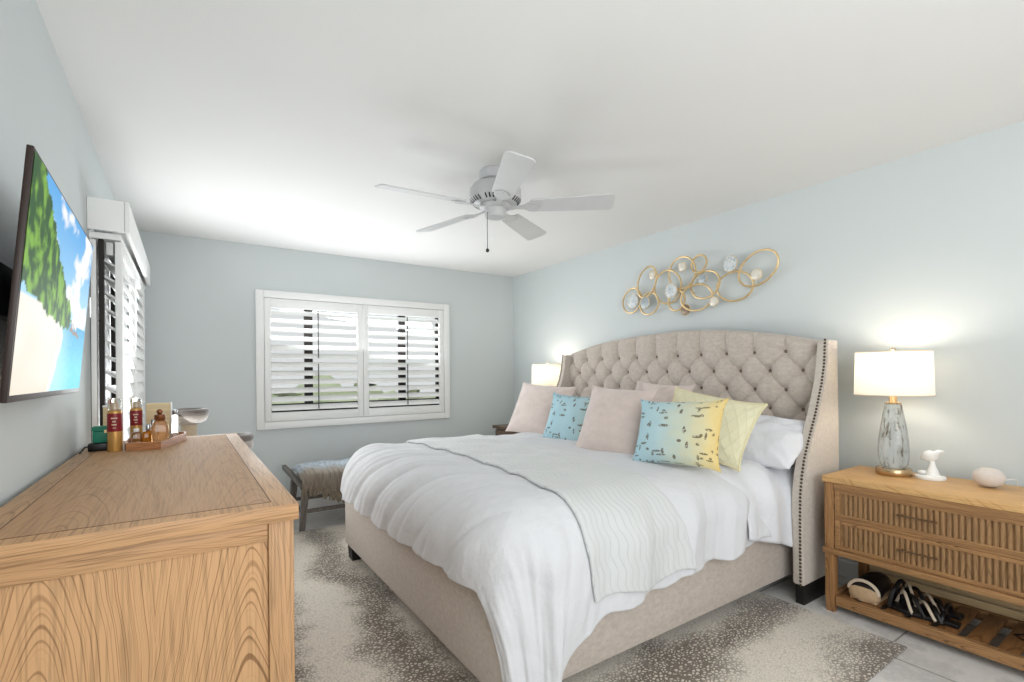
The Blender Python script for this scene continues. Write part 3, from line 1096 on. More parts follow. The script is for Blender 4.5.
WPX = [(2.872, 0.172), (2.865, 0.10), (2.858, 0.04), (2.83, -0.06), (2.789, -0.15), (2.750, -0.235), (2.71, -0.305), (2.668, -0.38),
       (2.633, -0.451), (2.608, -0.53), (2.590, -0.62), (2.584, -0.75), (2.584, -1.088)]
for y0, y1, side in ((WYN, WYN + 0.056, -1), (WYF - 0.056, WYF, 1)):
    poly = [(x, z + CH) for x, z in WPX] + [(2.945, 0.102), (2.985, 0.70), (2.985, 0.172 + CH)]
    bm = BM()
    prism(bm, poly, 'Y', y0, y1)
    bmesh.ops.bevel(bm, geom=[e for e in bm.edges], offset=0.010, segments=3, affect='EDGES', profile=0.6)
    wg = obj('wing', bm, M['upholstery_lt'], bed, smooth=50)
    # nailhead trim follows the front edge, close to the outer side
    bm = BM()
    yn = y0 + 0.016 if side < 0 else y1 - 0.016
    acc = 0.0
    pts = [Vector((x, 0, z + CH)) for x, z in WPX]
    for a, b in zip(pts, pts[1:]):
        ln = (b - a).length
        dr_ = (b - a).normalized()
        nn = Vector((-abs(dr_.z), 0, dr_.x * (1 if dr_.z < 0 else -1)))
        nn = Vector((dr_.z, 0, -dr_.x))
        if nn.x > 0:
            nn = -nn
        while acc < ln:
            p = a + dr_ * acc
            ball(bm, (p.x + nn.x * 0.001, yn, p.z + nn.z * 0.001), 0.0068, 0.8, 1, 1, 8, 6)
            acc += 0.0185
        acc -= ln
    obj('nailhead_trim', bm, M['nail'], wg)
    bm = BM(); box(bm, 2.60, 2.93, y0 + 0.006, y1 - 0.006, 0.0, 0.101, bev=0.003)
    obj('leg', bm, M['black'], bed)

bm = BM(); box(bm, BXF + 0.06, 2.885, BYN + 0.06, BYF - 0.06, 0.346, 0.665, bev=0.06)
tag(obj('mattress', bm, M['mattress'], origin=(1.87, 2.3, 0.346)), 'thick white mattress resting inside the upholstered bed frame', 'mattress')

# ------------------------------------------------------------------ draped bedding
X0, YN, YFAR, RD, ZT = 1.03, 1.495, 3.05, 0.22, 0.735
SEAM = 0.29


def drape(a, b, lift=0.0, puff=1.0):
    dx = max(0.0, X0 - a)
    dy = YN - b if b < YN else (YFAR - b if b > YFAR else 0.0)
    d = math.hypot(dx, dy)
    nx, ny = (-dx / d, -dy / d) if d > 1e-7 else (0.0, 0.0)
    Lq = PI * RD / 2
    if d < Lq:
        h, dr_ = RD * math.sin(d / RD), RD * (1 - math.cos(d / RD))
        no = Vector((nx * math.sin(d / RD), ny * math.sin(d / RD), math.cos(d / RD)))
    else:
        h, dr_ = RD + 0.05 * (d - Lq), RD + (d - Lq) * 0.998
        no = Vector((nx, ny, 0.05)).normalized()
    base = Vector((max(a, X0), min(max(b, YN), YFAR), ZT))
    p = base + Vector((nx * h, ny * h, -dr_))
    # crown of the loose top
    ctop = smooth01(min((a - X0) / 0.35, (b - YN) / 0.35, (YFAR - b) / 0.35))
    p.z += 0.022 * ctop
    if puff:
        t_ = a - (X0 - 0.42)                         # distance from the foot hem
        tt = max(0.0, min(t_, 0.7))
        sb = (b + 0.80 * tt - 1.40 + 0.03 * noise.noise((a * 3, b * 3, 5))) / SEAM
        w_foot = smooth01(1 - (tt - 0.34) / 0.38)
        bf = abs(math.sin(PI * sb)) ** 0.45
        side = smooth01((YN + 0.10 - b) / 0.2)
        disp = 0.026 * w_foot * bf * (1 - 0.75 * side)
        # gathers running from the seams
        g = noise.noise((a * 4.0 + b * 2.5, (b + 0.80 * a) * 22.0, 1.3))
        g2 = noise.noise((a * 5.0 + b * 3.0, (b + 0.80 * a) * 46.0, 6.1))
        disp += (0.009 * g + 0.004 * g2) * (0.25 + 0.75 * w_foot) * (1 - side)
        disp += 0.010 * noise.noise((a * 6, b * 6, 3.1))
        # hanging side: shallow vertical ripples
        hang = smooth01((YN - 0.06 - b) / 0.3)
        s_ = a + 0.22 * (YN - b)
        disp += hang * (0.016 * math.sin(s_ * 2 * PI / 0.36 + 1.1) + 0.020 * noise.noise((s_ * 10, b * 1.5, 8)) + 0.007 * noise.noise((s_ * 28, b * 2.5, 3)))
        topw = smooth01(min((b - YN) / 0.2, 1.0)) * (1 - w_foot)
        disp += topw * 0.012 * noise.noise((a * 3.5, b * 3.0, 9.0))
        p += no * disp * puff
    return p + no * lift, no


def head_edge(b):
    if b > 1.75:
        return 2.42
    if b > 1.40:
        return lerp(2.10, 2.42, smooth01((b - 1.40) / 0.35))
    return lerp(2.10, 2.37, smooth01((1.40 - b) / 0.42))


def side_over(a):
    return interp([0.5, 0.9, 1.0, 1.1, 1.2, 1.32, 1.7, 1.87, 2.07, 2.4], [0.80, 0.77, 0.74, 0.675, 0.61, 0.555, 0.520, 0.495, 0.505, 0.475], a) + 0.008 * math.sin(a * 2 * PI / 0.2)


def foot_over(b):
    s = (b - 1.40) / SEAM
    if b > YFAR:
        return 0.41 * math.sqrt(max(0.02, 1 - ((b - YFAR) / 0.37) ** 2))
    return 0.410 + 0.10 * smooth01((1.36 - b) / 0.35) + 0.012 * abs(math.sin(PI * s)) ** 0.6 + 0.012 * math.sin(b * 3.1)


bm = BM()


def comf(u, v):
    b_far = YFAR + 0.34
    for _ in range(1):
        b0 = YN - 0.5
    a_guess = lerp(X0 - 0.42, 2.4, u)
    bnear = YN - side_over(a_guess)
    b = lerp(bnear, b_far, v)
    a = lerp(X0 - foot_over(b), head_edge(b), u)
    return drape(a, b)[0]


grid(bm, 190, 240, comf)
o = obj('comforter', bm, M['white_cotton'], origin=(1.6, 2.3, 0.7), smooth=180)
tag(o, 'puffy white comforter draped over the foot of the bed', 'comforter')
md = o.modifiers.new('thick', 'SOLIDIFY'); md.thickness = 0.014; md.offset = -1
md = o.modifiers.new('soft', 'SUBSURF'); md.levels = 1; md.render_levels = 1

# coverlet strip
bm = BM()
qf = lambda b: interp([0.95, 1.2, 1.5, 2.2, 3.2], [1.20, 1.165, 1.15, 1.225, 1.215], b)
qh = lambda b: interp([0.95, 1.2, 1.35, 1.56, 2.05, 3.1], [1.745, 1.70, 1.655, 1.645, 1.69, 1.79], b)
QN, QFAR = YN - 0.485, YFAR + 0.30


def quilt_p(u, v, lift):
    b = lerp(QN + 0.015 * math.sin(u * 9), QFAR, v)
    a = lerp(qf(b), qh(b), u)
    e = min(u, 1 - u, v * 4, (1 - v) * 4)
    return drape(a, b, lift)[0]


V = grid(bm, 50, 220, lambda u, v: quilt_p(u, v, 0.019 - 0.006 * (max(0, 1 - min(u, 1 - u) / 0.04)) ** 2),
         uvfn=lambda u, v: (u * 0.52, v * 2.4))
o = obj('coverlet', bm, M['quilt'], origin=(1.45, 2.3, 0.76), smooth=180)
tag(o, 'pale grey textured coverlet folded in a strip across the white comforter', 'coverlet')
md = o.modifiers.new('thick', 'SOLIDIFY'); md.thickness = 0.014; md.offset = -1
md = o.modifiers.new('soft', 'SUBSURF'); md.levels = 1; md.render_levels = 1

# flat sheet showing between comforter and pillows
bm = BM()


def sheet_p(u, v):
    a_m = lerp(2.03, 2.86, u)
    hem = interp([0.0, 0.3, 0.6, 0.81, 1.0], [0.46, 0.50, 0.535, 0.575, 0.30], u)
    b = lerp(YN - hem, YFAR - 0.02, v)
    fr = smooth01((YN - b) / 0.4)
    a = lerp(lerp(2.03, 2.86, u), lerp(2.19, 2.68, u), fr)
    p, no = drape(a, b, -0.012, 0)
    r = smooth01((YN + 0.06 - b) / 0.22)
    p += no * (0.012 * r * math.sin(u * 15 + 0.5) + 0.004 * noise.noise((a * 16, b * 9, 2)))
    return p


grid(bm, 70, 130, sheet_p)
o = obj('flat_sheet', bm, M['sheet'], origin=(2.4, 2.3, 0.7), smooth=180)
tag(o, 'white sheet hanging in a pointed fold beside the headboard wing', 'sheet')
md = o.modifiers.new('thick', 'SOLIDIFY'); md.thickness = 0.005; md.offset = -1


# ------------------------------------------------------------------ pillows
def pillow_mesh(w, h, th, n=36, pinch=0.04, ear=0.0, wr=0.004, seed=0.0, p=2.6):
    bm = BM()
    uvl = bm.loops.layers.uv.verify()
    R = {}

    def prof(s):
        return max(0.0, 1 - abs(s) ** p) ** 0.62

    def pt(i, j, sgn):
        x, y = -1 + 2 * i / n, -1 + 2 * j / n
        # denser towards the rim
        x, y = math.sin(x * PI / 2), math.sin(y * PI / 2)
        ox = x * w / 2 * (1 - pinch * (1 - y * y) * abs(x) + ear * (abs(x * y)) ** 6)
        oy = y * h / 2 * (1 - pinch * (1 - x * x) * abs(y) + ear * (abs(x * y)) ** 6)
        q = prof(x) * prof(y)
        z = sgn * th / 2 * q
        z += wr * noise.noise((x * 3.2 + seed, y * 3.2, sgn * 2.0)) * q * 2
        cr = abs(x * y)
        z += wr * 1.4 * cr * math.sin((abs(x) - abs(y)) * 16 + seed) * q ** 0.5 * sgn
        return (ox, oy, z)

    for sgn in (1, -1):
        V = {}
        for i in range(n + 1):
            for j in range(n + 1):
                edge = i in (0, n) or j in (0, n)
                key = (i, j)
                if edge and key in R:
                    V[key] = R[key]
                    continue
                vv = bm.verts.new(pt(i, j, sgn if not edge else 0))
                V[key] = vv
                if edge:
                    R[key] = vv
        for i in range(n):
            for j in range(n):
                q = [(i, j), (i + 1, j), (i + 1, j + 1), (i, j + 1)]
                if sgn < 0:
                    q = q[::-1]
                f = bm.faces.new([V[k] for k in q])
                for lp, k in zip(f.loops, q):
                    lp[uvl].uv = (k[0] / n, k[1] / n)
    rim = [R[(i, 0)].co.copy() for i in range(n)] + [R[(n, j)].co.copy() for j in range(n)] + \
          [R[(i, n)].co.copy() for i in range(n, 0, -1)] + [R[(0, j)].co.copy() for j in range(n, 0, -1)]
    return bm, rim


def pose(loc, lean, yaw, roll):
    """pillow local x -> photo right (-Y), local y -> up, local z -> towards the foot (-X)"""
    B = Matrix(((0, 0, -1), (-1, 0, 0), (0, 1, 0))).to_4x4()
    return Matrix.Translation(loc) @ Matrix.Rotation(yaw, 4, 'Z') @ Matrix.Rotation(lean, 4, 'Y') @ B @ Matrix.Rotation(roll, 4, 'Z')


def pillow(name, label, w, h, th, base, lean, yaw, roll, mat, piping=None, group=None, prad=0.004, **kw):
    """base = bottom edge centre"""
    bm, rim = pillow_mesh(w, h, th, **kw)
    mx = pose(base, math.radians(lean), math.radians(yaw), math.radians(roll)) @ Matrix.Translation((0, h / 2, 0))
    bm.transform(mx)
    o = obj(name, bm, mat, origin=base, smooth=180)
    tag(o, label, 'pillow', group)
    if piping:
        bm = BM()
        tube(bm, [mx @ r for r in rim], prad, 6, closed=True)
        pp = obj('piping', bm, piping, o)
    return o


zp = 0.765
pillow('bed_pillow', 'white sleeping pillow slumped against the headboard near the tall wing', 0.62, 0.38, 0.18, (2.50, 1.56, 0.71), 58, 4, -3, M['sheet'], pinch=0.02, wr=0.010, seed=3, p=3.2)
pillow('bed_pillow', 'white sleeping pillow hidden behind the blush cushions', 0.70, 0.42, 0.17, (2.60, 2.72, 0.73), 46, 0, 0, M['sheet'], pinch=0.02, wr=0.010, seed=5, p=3.2)
pillow('throw_pillow', 'blush velvet pillow standing behind, crumpled top between two cushions', 0.42, 0.44, 0.12, (2.41, 2.12, 0.735), 30, 6, -4, M['blush'], M['blush'], seed=1, ear=0.05, wr=0.012)
pillow('throw_pillow', 'blush velvet pillow at the far left end of the row', 0.60, 0.42, 0.15, (2.22, 3.06, 0.715), 24, 6, -3, M['blush'], M['blush'], seed=2, ear=0.04)
pillow('throw_pillow', 'small blue pillow with brown dashes between two blush pillows', 0.44, 0.345, 0.12, (2.08, 2.48, 0.715), 21, 8, -2, M['blue_print'], M['blue_print'], seed=8, ear=0.07)
pillow('throw_pillow', 'square blush velvet pillow standing upright in the middle of the row', 0.43, 0.41, 0.15, (1.945, 1.985, 0.725), 24, 8, -2, M['blush'], M['blush'], seed=4, ear=0.05)
pillow('throw_pillow', 'pale yellow lattice quilted pillow with piped edge at the right', 0.52, 0.345, 0.12, (2.245, 1.625, 0.755), 28, 4, -9, M['lattice'], M['piping'], seed=6, ear=0.06, prad=0.006)
pb = pillow('throw_pillow', 'blue to gold pillow with brown dashes in front of the yellow one', 0.43, 0.325, 0.13, (1.93, 1.505, 0.748), 22, 10, 2.5, M['bluegold_print'], None, seed=7, ear=0.09)

# ------------------------------------------------------------------ nightstand on the right
NX0, NX1, NY0, NY1, NZ = 2.636, 3.075, -0.16, 1.158, 0.672
t = thing('nightstand', 'wide light oak nightstand with two fluted drawers and open slatted shelf', 'nightstand', (2.85, 0.5, 0))
ns = t
bm = BM(); box(bm, NX0, NX1, NY0, NY1, NZ - 0.030, NZ, bev=0.003)
obj('top', bm, M['ns_top'], t)
lw = 0.042
for x0 in (NX0 + 0.008, NX1 - 0.05):
    for y0 in (NY0 + 0.008, NY1 - 0.008 - lw):
        bm = BM()
        box(bm, x0, x0 + lw, y0, y0 + lw, 0.10, NZ - 0.031, bev=0.002)
        beam(bm, (x0 + lw / 2, y0 + lw / 2, 0.0), (x0 + lw / 2, y0 + lw / 2, 0.10), lw * 0.8, lw * 0.8, (1, 0, 0), lw, lw)
        obj('leg', bm, M['ns_z'], t)
yA, yB = NY0 + 0.052, NY1 - 0.052
for y0 in (NY0 + 0.018, NY1 - 0.036):
    bm = BM(); box(bm, NX0 + 0.051, NX1 - 0.051, y0, y0 + 0.018, 0.318, NZ - 0.031)
    obj('side_panel', bm, M['ns_y'], t)
bm = BM(); box(bm, NX1 - 0.03, NX1 - 0.018, yA, yB, 0.318, NZ - 0.031)
obj('back_panel', bm, M['ns_y'], t)
bm = BM()
box(bm, NX0 + 0.004, NX0 + 0.05, yA, yB, 0.612, NZ - 0.031)
box(bm, NX0 + 0.012, NX0 + 0.05, yA, yB, 0.461, 0.474)
obj('front_rail', bm, M['ns_y'], t, bevel=0.001)
bm = BM(); box(bm, NX0 - 0.004, NX1 - 0.002, NY0 + 0.003, NY1 - 0.003, 0.290, 0.317, bev=0.002)
obj('divider', bm, M['ns_y'], t)
for z0, z1 in ((0.475, 0.611), (0.3195, 0.460)):
    bm = BM()
    f = 0.024
    x0, x1 = NX0 + 0.008, NX0 + 0.026
    for a in ((yA + 0.002, yA + f, z0, z1), (yB - f, yB - 0.002, z0, z1), (yA + f, yB - f, z0, z0 + f * 0.75), (yA + f, yB - f, z1 - f * 0.75, z1)):
        box(bm, x0, x1, a[0], a[1], a[2], a[3], bev=0.001)
    dr = obj('drawer', bm, M['ns_y'], t)
    bm = BM()
    box(bm, x0 + 0.010, x0 + 0.3, yA + f, yB - f, z0 + f * 0.75, z1 - f * 0.75)
    y = yA + f + 0.0105
    while y < yB - f - 0.008:
        poly = [(y + 0.0088 * math.cos(a), x0 + 0.010 - 0.009 * math.sin(a)) for a in [PI * q / 8 for q in range(9)]]
        A = [bm.verts.new((px, py, z0 + f * 0.75)) for py, px in poly]
        B = [bm.verts.new((px, py, z1 - f * 0.75)) for py, px in poly]
        for q in range(8):
            bm.faces.new((A[q], A[q + 1], B[q + 1], B[q]))
        bm.faces.new(A); bm.faces.new(B)
        y += 0.0202
    obj('fluted_front', bm, M['ns_flute'], dr)
    for yc in (0.776, 0.222):
        bm = BM()
        zc = (z0 + z1) / 2 + 0.004
        xh = x0 - 0.020
        tube(bm, [(xh, yc - 0.072, zc), (xh, yc + 0.072, zc)], 0.0042, 8)
        for q in (-0.055, 0.055):
            tube(bm, [(xh, yc + q, zc), (x0 + 0.002, yc + q, zc)], 0.0032, 8)
        obj('handle', bm, M['bar'], dr)
for z0 in (0.0845, 0.1265, 0.1685, 0.2105, 0.2485):
    bm = BM(); box(bm, NX1 - 0.032, NX1 - 0.020, yA, yB, z0, z0 + 0.038, bev=0.004)
    obj('back_slat', bm, M['ns_back'], t)
# slatted shelf
zs = 0.083
for x0 in (NX0 + 0.014, NX1 - 0.046):
    bm = BM(); box(bm, x0, x0 + 0.028, yA, yB, zs - 0.047, zs, bev=0.002)
    obj('shelf_rail', bm, M['ns_y'], t)
for y0 in (NY0 + 0.018, NY1 - 0.044):
    bm = BM(); box(bm, NX0 + 0.051, NX1 - 0.051, y0, y0 + 0.026, zs - 0.047, zs, bev=0.002)
    obj('shelf_rail', bm, M['ns_y'], t)
y = yA + 0.02
while y < yB - 0.06:
    bm = BM(); box(bm, NX0 + 0.043, NX1 - 0.047, y, y + 0.062, zs - 0.016, zs - 0.001, bev=0.002)
    obj('shelf_slat', bm, M['ns_slat'], t)
    y += 0.094


# ------------------------------------------------------------------ lamps
def lamp(x, y, z, label, group=None):
    t = thing('table_lamp', label, 'lamp', (x, y, z), group)
    bm = BM()
    lathe(bm, [(0.0, z + 0.0005), (0.072, z + 0.0005), (0.074, z + 0.004), (0.074, z + 0.031), (0.071, z + 0.035), (0.0, z + 0.035)], x, y, 48)
    obj('base', bm, M['brass'], t)
    bm = BM()
    pr = [(0.042, 0.036), (0.055, 0.050), (0.061, 0.085), (0.062, 0.12), (0.059, 0.175), (0.051, 0.24), (0.042, 0.30), (0.035, 0.342), (0.033, 0.352)]
    # softly twisted facets
    rings = []
    seg = 48
    for r, h in pr:
        ring = []
        for k in range(seg):
            a = 2 * PI * k / seg
            q = 1 + 0.035 * math.cos(6 * a + h * 7)
            ring.append(bm.verts.new((x + r * q * math.cos(a), y + r * q * math.sin(a), z + h)))
        rings.append(ring)
    for A, B in zip(rings, rings[1:]):
        for k in range(seg):
            bm.faces.new((A[k], A[(k + 1) % seg], B[(k + 1) % seg], B[k]))
    bm.faces.new(rings[0][::-1]); bm.faces.new(rings[-1])
    obj('glass_body', bm, M['lampglass'], t, smooth=60)
    bm = BM()
    lathe(bm, [(0.0, z + 0.353), (0.034, z + 0.353), (0.035, z + 0.360), (0.018, z + 0.363), (0.015, z + 0.395), (0.012, z + 0.40), (0.0, z + 0.40)], x, y, 28)
    obj('neck', bm, M['brass'], t)
    s0, s1 = z + 0.398, z + 0.612
    bm = BM()
    seg = 64
    r0, r1 = 0.160, 0.154
    rings = [[bm.verts.new((x + r * math.cos(2 * PI * k / seg), y + r * math.sin(2 * PI * k / seg), zz)) for k in range(seg)]
             for r, zz in ((r0, s0), (r1, s1), (r1 - 0.002, s1), (r0 - 0.002, s0))]
    for i in range(4):
        A, B = rings[i], rings[(i + 1) % 4]
        for k in range(seg):
            bm.faces.new((A[k], A[(k + 1) % seg], B[(k + 1) % seg], B[k]))
    sh = obj('lamp_shade', bm, M['shade'], t)
    for r, zz in ((r0, s0), (r1, s1)):
        bm = BM()
        tube(bm, [(x + r * math.cos(2 * PI * k / 64), y + r * math.sin(2 * PI * k / 64), zz) for k in range(64)], 0.0022, 6, closed=True)
        obj('shade_trim', bm, M['shoe_cream'], sh)
    bm = BM()
    for k in range(3):
        a = 2 * PI * k / 3
        tube(bm, [(x, y, s1 - 0.012), (x + (r1 - 0.002) * math.cos(a), y + (r1 - 0.002) * math.sin(a), s1 - 0.004)], 0.0018, 6)
    tube(bm, [(x - 0.001, y, z + 0.395), (x - 0.04, y, z + 0.47), (x - 0.04, y, z + 0.56), (x, y, s1 - 0.012)], 0.002, 6)
    obj('harp', bm, M['brass'], t)
    bm = BM()
    lathe(bm, [(0.0, s1 - 0.010), (0.004, s1 - 0.009), (0.004, s1 + 0.004), (0.012, s1 + 0.010), (0.012, s1 + 0.016), (0.0, s1 + 0.022)], x, y, 16)
    obj('finial', bm, M['brass'], t)
    bm = BM()
    ball(bm, (x, y, z + 0.49), 0.028)
    mb_ = MATS.get('bulb')
    if mb_ is None:
        mb_ = plain('bulb_glow', (1, 0.9, 0.75, 1), 0.4, emit=(1, 0.80, 0.52, 1), estr=18.0)
        MATS['bulb'] = mb_
    obj('bulb', bm, mb_, t)
    ld = bpy.data.lights.new('lamp_light', 'POINT')
    ld.energy = 3.0
    ld.color = (1.0, 0.91, 0.78)
    ld.shadow_soft_size = 0.05
    lo = bpy.data.objects.new('lamp_light', ld)
    C.objects.link(lo)
    lo.parent = t
    lo.location = (0, 0, 0.545)
    return t


lamp(2.930, 0.955, NZ + 0.0005, 'lit table lamp with twisted glass body on the fluted nightstand')

# far nightstand and lamp
FZt = 0.672
fn = thing('nightstand', 'dark brown nightstand beyond the far side of the bed', 'nightstand', (2.86, 3.9, 0))
bm = BM(); box(bm, 2.60, 3.075, 3.53, 4.25, FZt - 0.028, FZt, bev=0.003)
obj('top', bm, M['dark_wood'], fn)
bm = BM(); box(bm, 2.63, 3.06, 3.56, 4.22, 0.30, FZt - 0.029)
obj('body', bm, M['dark_wood'], fn)
for z0, z1 in ((0.475, 0.63), (0.31, 0.465)):
    bm = BM(); box(bm, 2.612, 2.629, 3.57, 4.21, z0, z1, bev=0.002)
    dr = obj('drawer', bm, M['dark_wood'], fn)
    bm = BM(); tube(bm, [(2.611, 3.82, (z0 + z1) / 2), (2.590, 3.82, (z0 + z1) / 2), (2.590, 3.96, (z0 + z1) / 2), (2.611, 3.96, (z0 + z1) / 2)], 0.004, 8)
    obj('handle', bm, M['bar'], dr)
for x in (2.635, 3.015):
    for y in (3.565, 4.175):
        bm = BM(); box(bm, x, x + 0.04, y, y + 0.04, 0, 0.299, bev=0.002)
        obj('leg', bm, M['dark_wood'], fn)
lamp(2.95, 3.77, FZt + 0.0005, 'lit table lamp glowing in the far corner behind the headboard')

# figurine
t = thing('bird_figurine', 'small white ceramic bird figurine on a round base beside the lamp', 'figurine', (2.955, 0.818, NZ))
fx, fy, fz = 2.955, 0.818, NZ
bm = BM()
lathe(bm, [(0.0, fz + 0.0005), (0.058, fz + 0.0005), (0.06, fz + 0.005), (0.058, fz + 0.014), (0.045, fz + 0.018), (0.0, fz + 0.018)], fx, fy, 32)
obj('base', bm, M['ceramic'], t)
bm = BM()
lathe(bm, [(0.028, fz + 0.018), (0.022, fz + 0.04), (0.013, fz + 0.062), (0.009, fz + 0.085), (0.0, fz + 0.087)], fx, fy - 0.008, 20)
ball(bm, (fx, fy + 0.026, fz + 0.027), 0.02, 0.9, 1.2, 0.55)
obj('pedestal', bm, M['ceramic'], t)
bm = BM()
ball(bm, (fx, fy + 0.002, fz + 0.108), 0.03, 0.55, 1.0, 0.9, 18, 12)
pts = [(fx, fy - 0.018, fz + 0.118), (fx, fy - 0.036, fz + 0.135), (fx, fy - 0.052, fz + 0.137)]
tube(bm, pts, [0.017, 0.009, 0.002], 10)
pts = [(fx, fy + 0.02, fz + 0.102), (fx, fy + 0.038, fz + 0.094)]
tube(bm, pts, [0.014, 0.005], 10)
obj('bird', bm, M['ceramic'], t, smooth=80)

# smart speaker
t = thing('smart_speaker', 'round cream fabric speaker at the right end of the nightstand top', 'speaker', (2.945, 0.612, NZ))
bm = BM()
prof = []
for k in range(0, 17):
    a = -PI / 2 + PI * k / 16
    prof.append((0.054 * max(0.0, math.cos(a)) ** 0.75, NZ + 0.043 + 0.041 * math.sin(a)))
prof[0] = (0.0, prof[0][1]); prof[-1] = (0.0, prof[-1][1])
lathe(bm, prof, 2.945, 0.612, 40)
obj('body', bm, M['speaker'], t, smooth=80)
bm = BM()
tube(bm, [(2.99, 0.575, NZ + 0.03), (3.02, 0.55, NZ + 0.036), (3.045, 0.545, NZ + 0.03), (3.085, 0.54, NZ - 0.02), (3.10, 0.54, NZ - 0.25)], 0.002, 8)
obj('cord', bm, M['cord_white'], t)

# ------------------------------------------------------------------ shoes on the shelf
t = thing('slipper', 'tan suede slipper with black collar at the left of the shelf', 'slipper', (2.74, 1.02, zs))


def shoe_loft(secs, n=18):
    bm = BM()
    rings = []
    for (x, y, z, wy, hz, sq) in secs:
        ring = []
        for k in range(n):
            a = 2 * PI * k / n
            c, s = math.cos(a), math.sin(a)
            q = 1.0 / (abs(c) ** sq + abs(s) ** sq) ** (1.0 / sq)
            ring.append(bm.verts.new((x, y + wy * c * q, max(zs + 0.0008, z + hz * s * q))))
        rings.append(ring)
    for A, B in zip(rings, rings[1:]):
        for k in range(n):
            bm.faces.new((A[k], A[(k + 1) % n], B[(k + 1) % n], B[k]))
    bm.faces.new(rings[0][::-1]); bm.faces.new(rings[-1])
    return bm


for yo, lab in ((1.005, None),):
    bm = shoe_loft([(2.690, yo, zs + 0.040, 0.020, 0.02, 2.5), (2.694, yo, zs + 0.040, 0.055, 0.034, 3), (2.715, yo, zs + 0.043, 0.063, 0.043, 3), (2.745, yo, zs + 0.047, 0.064, 0.047, 2.6), (2.80, yo, zs + 0.05, 0.055, 0.05, 2.4), (2.86, yo, zs + 0.05, 0.05, 0.05, 2.4), (2.90, yo, zs + 0.045, 0.045, 0.045, 2.4), (2.915, yo, zs + 0.04, 0.02, 0.02, 2.2)])
    obj('upper', bm, M['shoe_black'], t, smooth=60)
    bm = shoe_loft([(2.685, yo, zs + 0.034, 0.018, 0.018, 2.5), (2.688, yo, zs + 0.034, 0.055, 0.032, 3.2), (2.697, yo, zs + 0.035, 0.062, 0.036, 3.2), (2.712, yo, zs + 0.034, 0.066, 0.036, 3)])
    obj('toe_cap', bm, M['shoe_tan'], t, smooth=60)
    bm = BM()
    pts = [(2.70, yo + 0.062 * math.cos(a), zs + 0.045 + 0.052 * math.sin(a)) for a in [PI * q / 14 for q in range(15)]]
    tube(bm, pts, 0.008, 8)
    obj('trim_band', bm, M['shoe_cream'], t)
    bm = BM(); box(bm, 2.692, 2.91, yo - 0.055, yo + 0.055, zs + 0.0004, zs + 0.012, bev=0.003)
    obj('sole', bm, M['shoe_tan'], t)


def sandal(x, y0, label, skew, h0=0.0, ln=0.25):
    """a strappy sandal lying along the shelf, heel towards the far end"""
    z0 = zs + h0
    t = thing('sandal', label, 'sandal', (x, y0, z0))
    out = []
    for k in range(20):
        s_ = k / 19
        w = 0.026 + 0.016 * math.sin(PI * min(1, s_ * 1.15)) + 0.006 * math.sin(PI * s_ * 2)
        out.append((x - skew * s_, y0 - s_ * ln, w))
    bm = BM()
    poly = [(a + w, b) for a, b, w in out] + [(a - w, b) for a, b, w in out[::-1]]
    prism(bm, poly, 'Z', z0 + 0.0006, z0 + 0.020)
    obj('sole', bm, M['shoe_black'], t, bevel=0.004)
    for s_, hg, mt_, rr, dy in ((0.10, 0.105, 'shoe_black', 0.009, -0.02), (0.22, 0.095, 'shoe_cream', 0.0065, 0.06), (0.34, 0.085, 'shoe_black', 0.008, 0.08), (0.52, 0.066, 'shoe_cream', 0.0065, 0.07), (0.66, 0.055, 'shoe_black', 0.009, 0.05), (0.80, 0.045, 'shoe_black', 0.008, 0.0)):
        bm = BM()
        cx, cy_ = x - skew * s_, y0 - s_ * ln
        pts = [(cx + 0.040 * math.cos(PI * q / 14), cy_ + dy * (q / 14 - 0.5) * -1.4, z0 + 0.012 + 0.8 * hg * math.sin(PI * q / 14)) for q in range(15)]
        tube(bm, pts, rr, 8)
        obj('strap', bm, M[mt_], t)


sandal(2.745, 0.915, 'black sandal with cream straps beside the tan slipper, nearest the shelf edge', 0.0)
sandal(2.850, 0.930, 'black strappy sandal farther back on the shelf, toward the wall', 0.0)
t = thing('power_cord', 'thin black cord lying on the slatted shelf under the drawers', 'cord', (2.9, 0.42, zs))
bm = BM()
tube(bm, [(3.06, 0.50, 0.25), (3.055, 0.50, 0.14), (3.02, 0.497, zs + 0.03), (2.99, 0.48, zs + 0.004), (2.93, 0.47, zs + 0.003), (2.86, 0.52, zs + 0.003), (2.83, 0.49, zs + 0.003), (2.87, 0.43, zs + 0.003), (2.95, 0.40, zs + 0.003), (2.99, 0.42, zs + 0.004), (3.03, 0.36, zs + 0.004)], 0.0032, 8)
obj('cable', bm, M['blackplastic'], t)
bm = BM(); box(bm, 3.005, 3.045, 0.465, 0.505, zs + 0.0002, zs + 0.028, bev=0.004)
obj('plug', bm, M['blackplastic'], t)

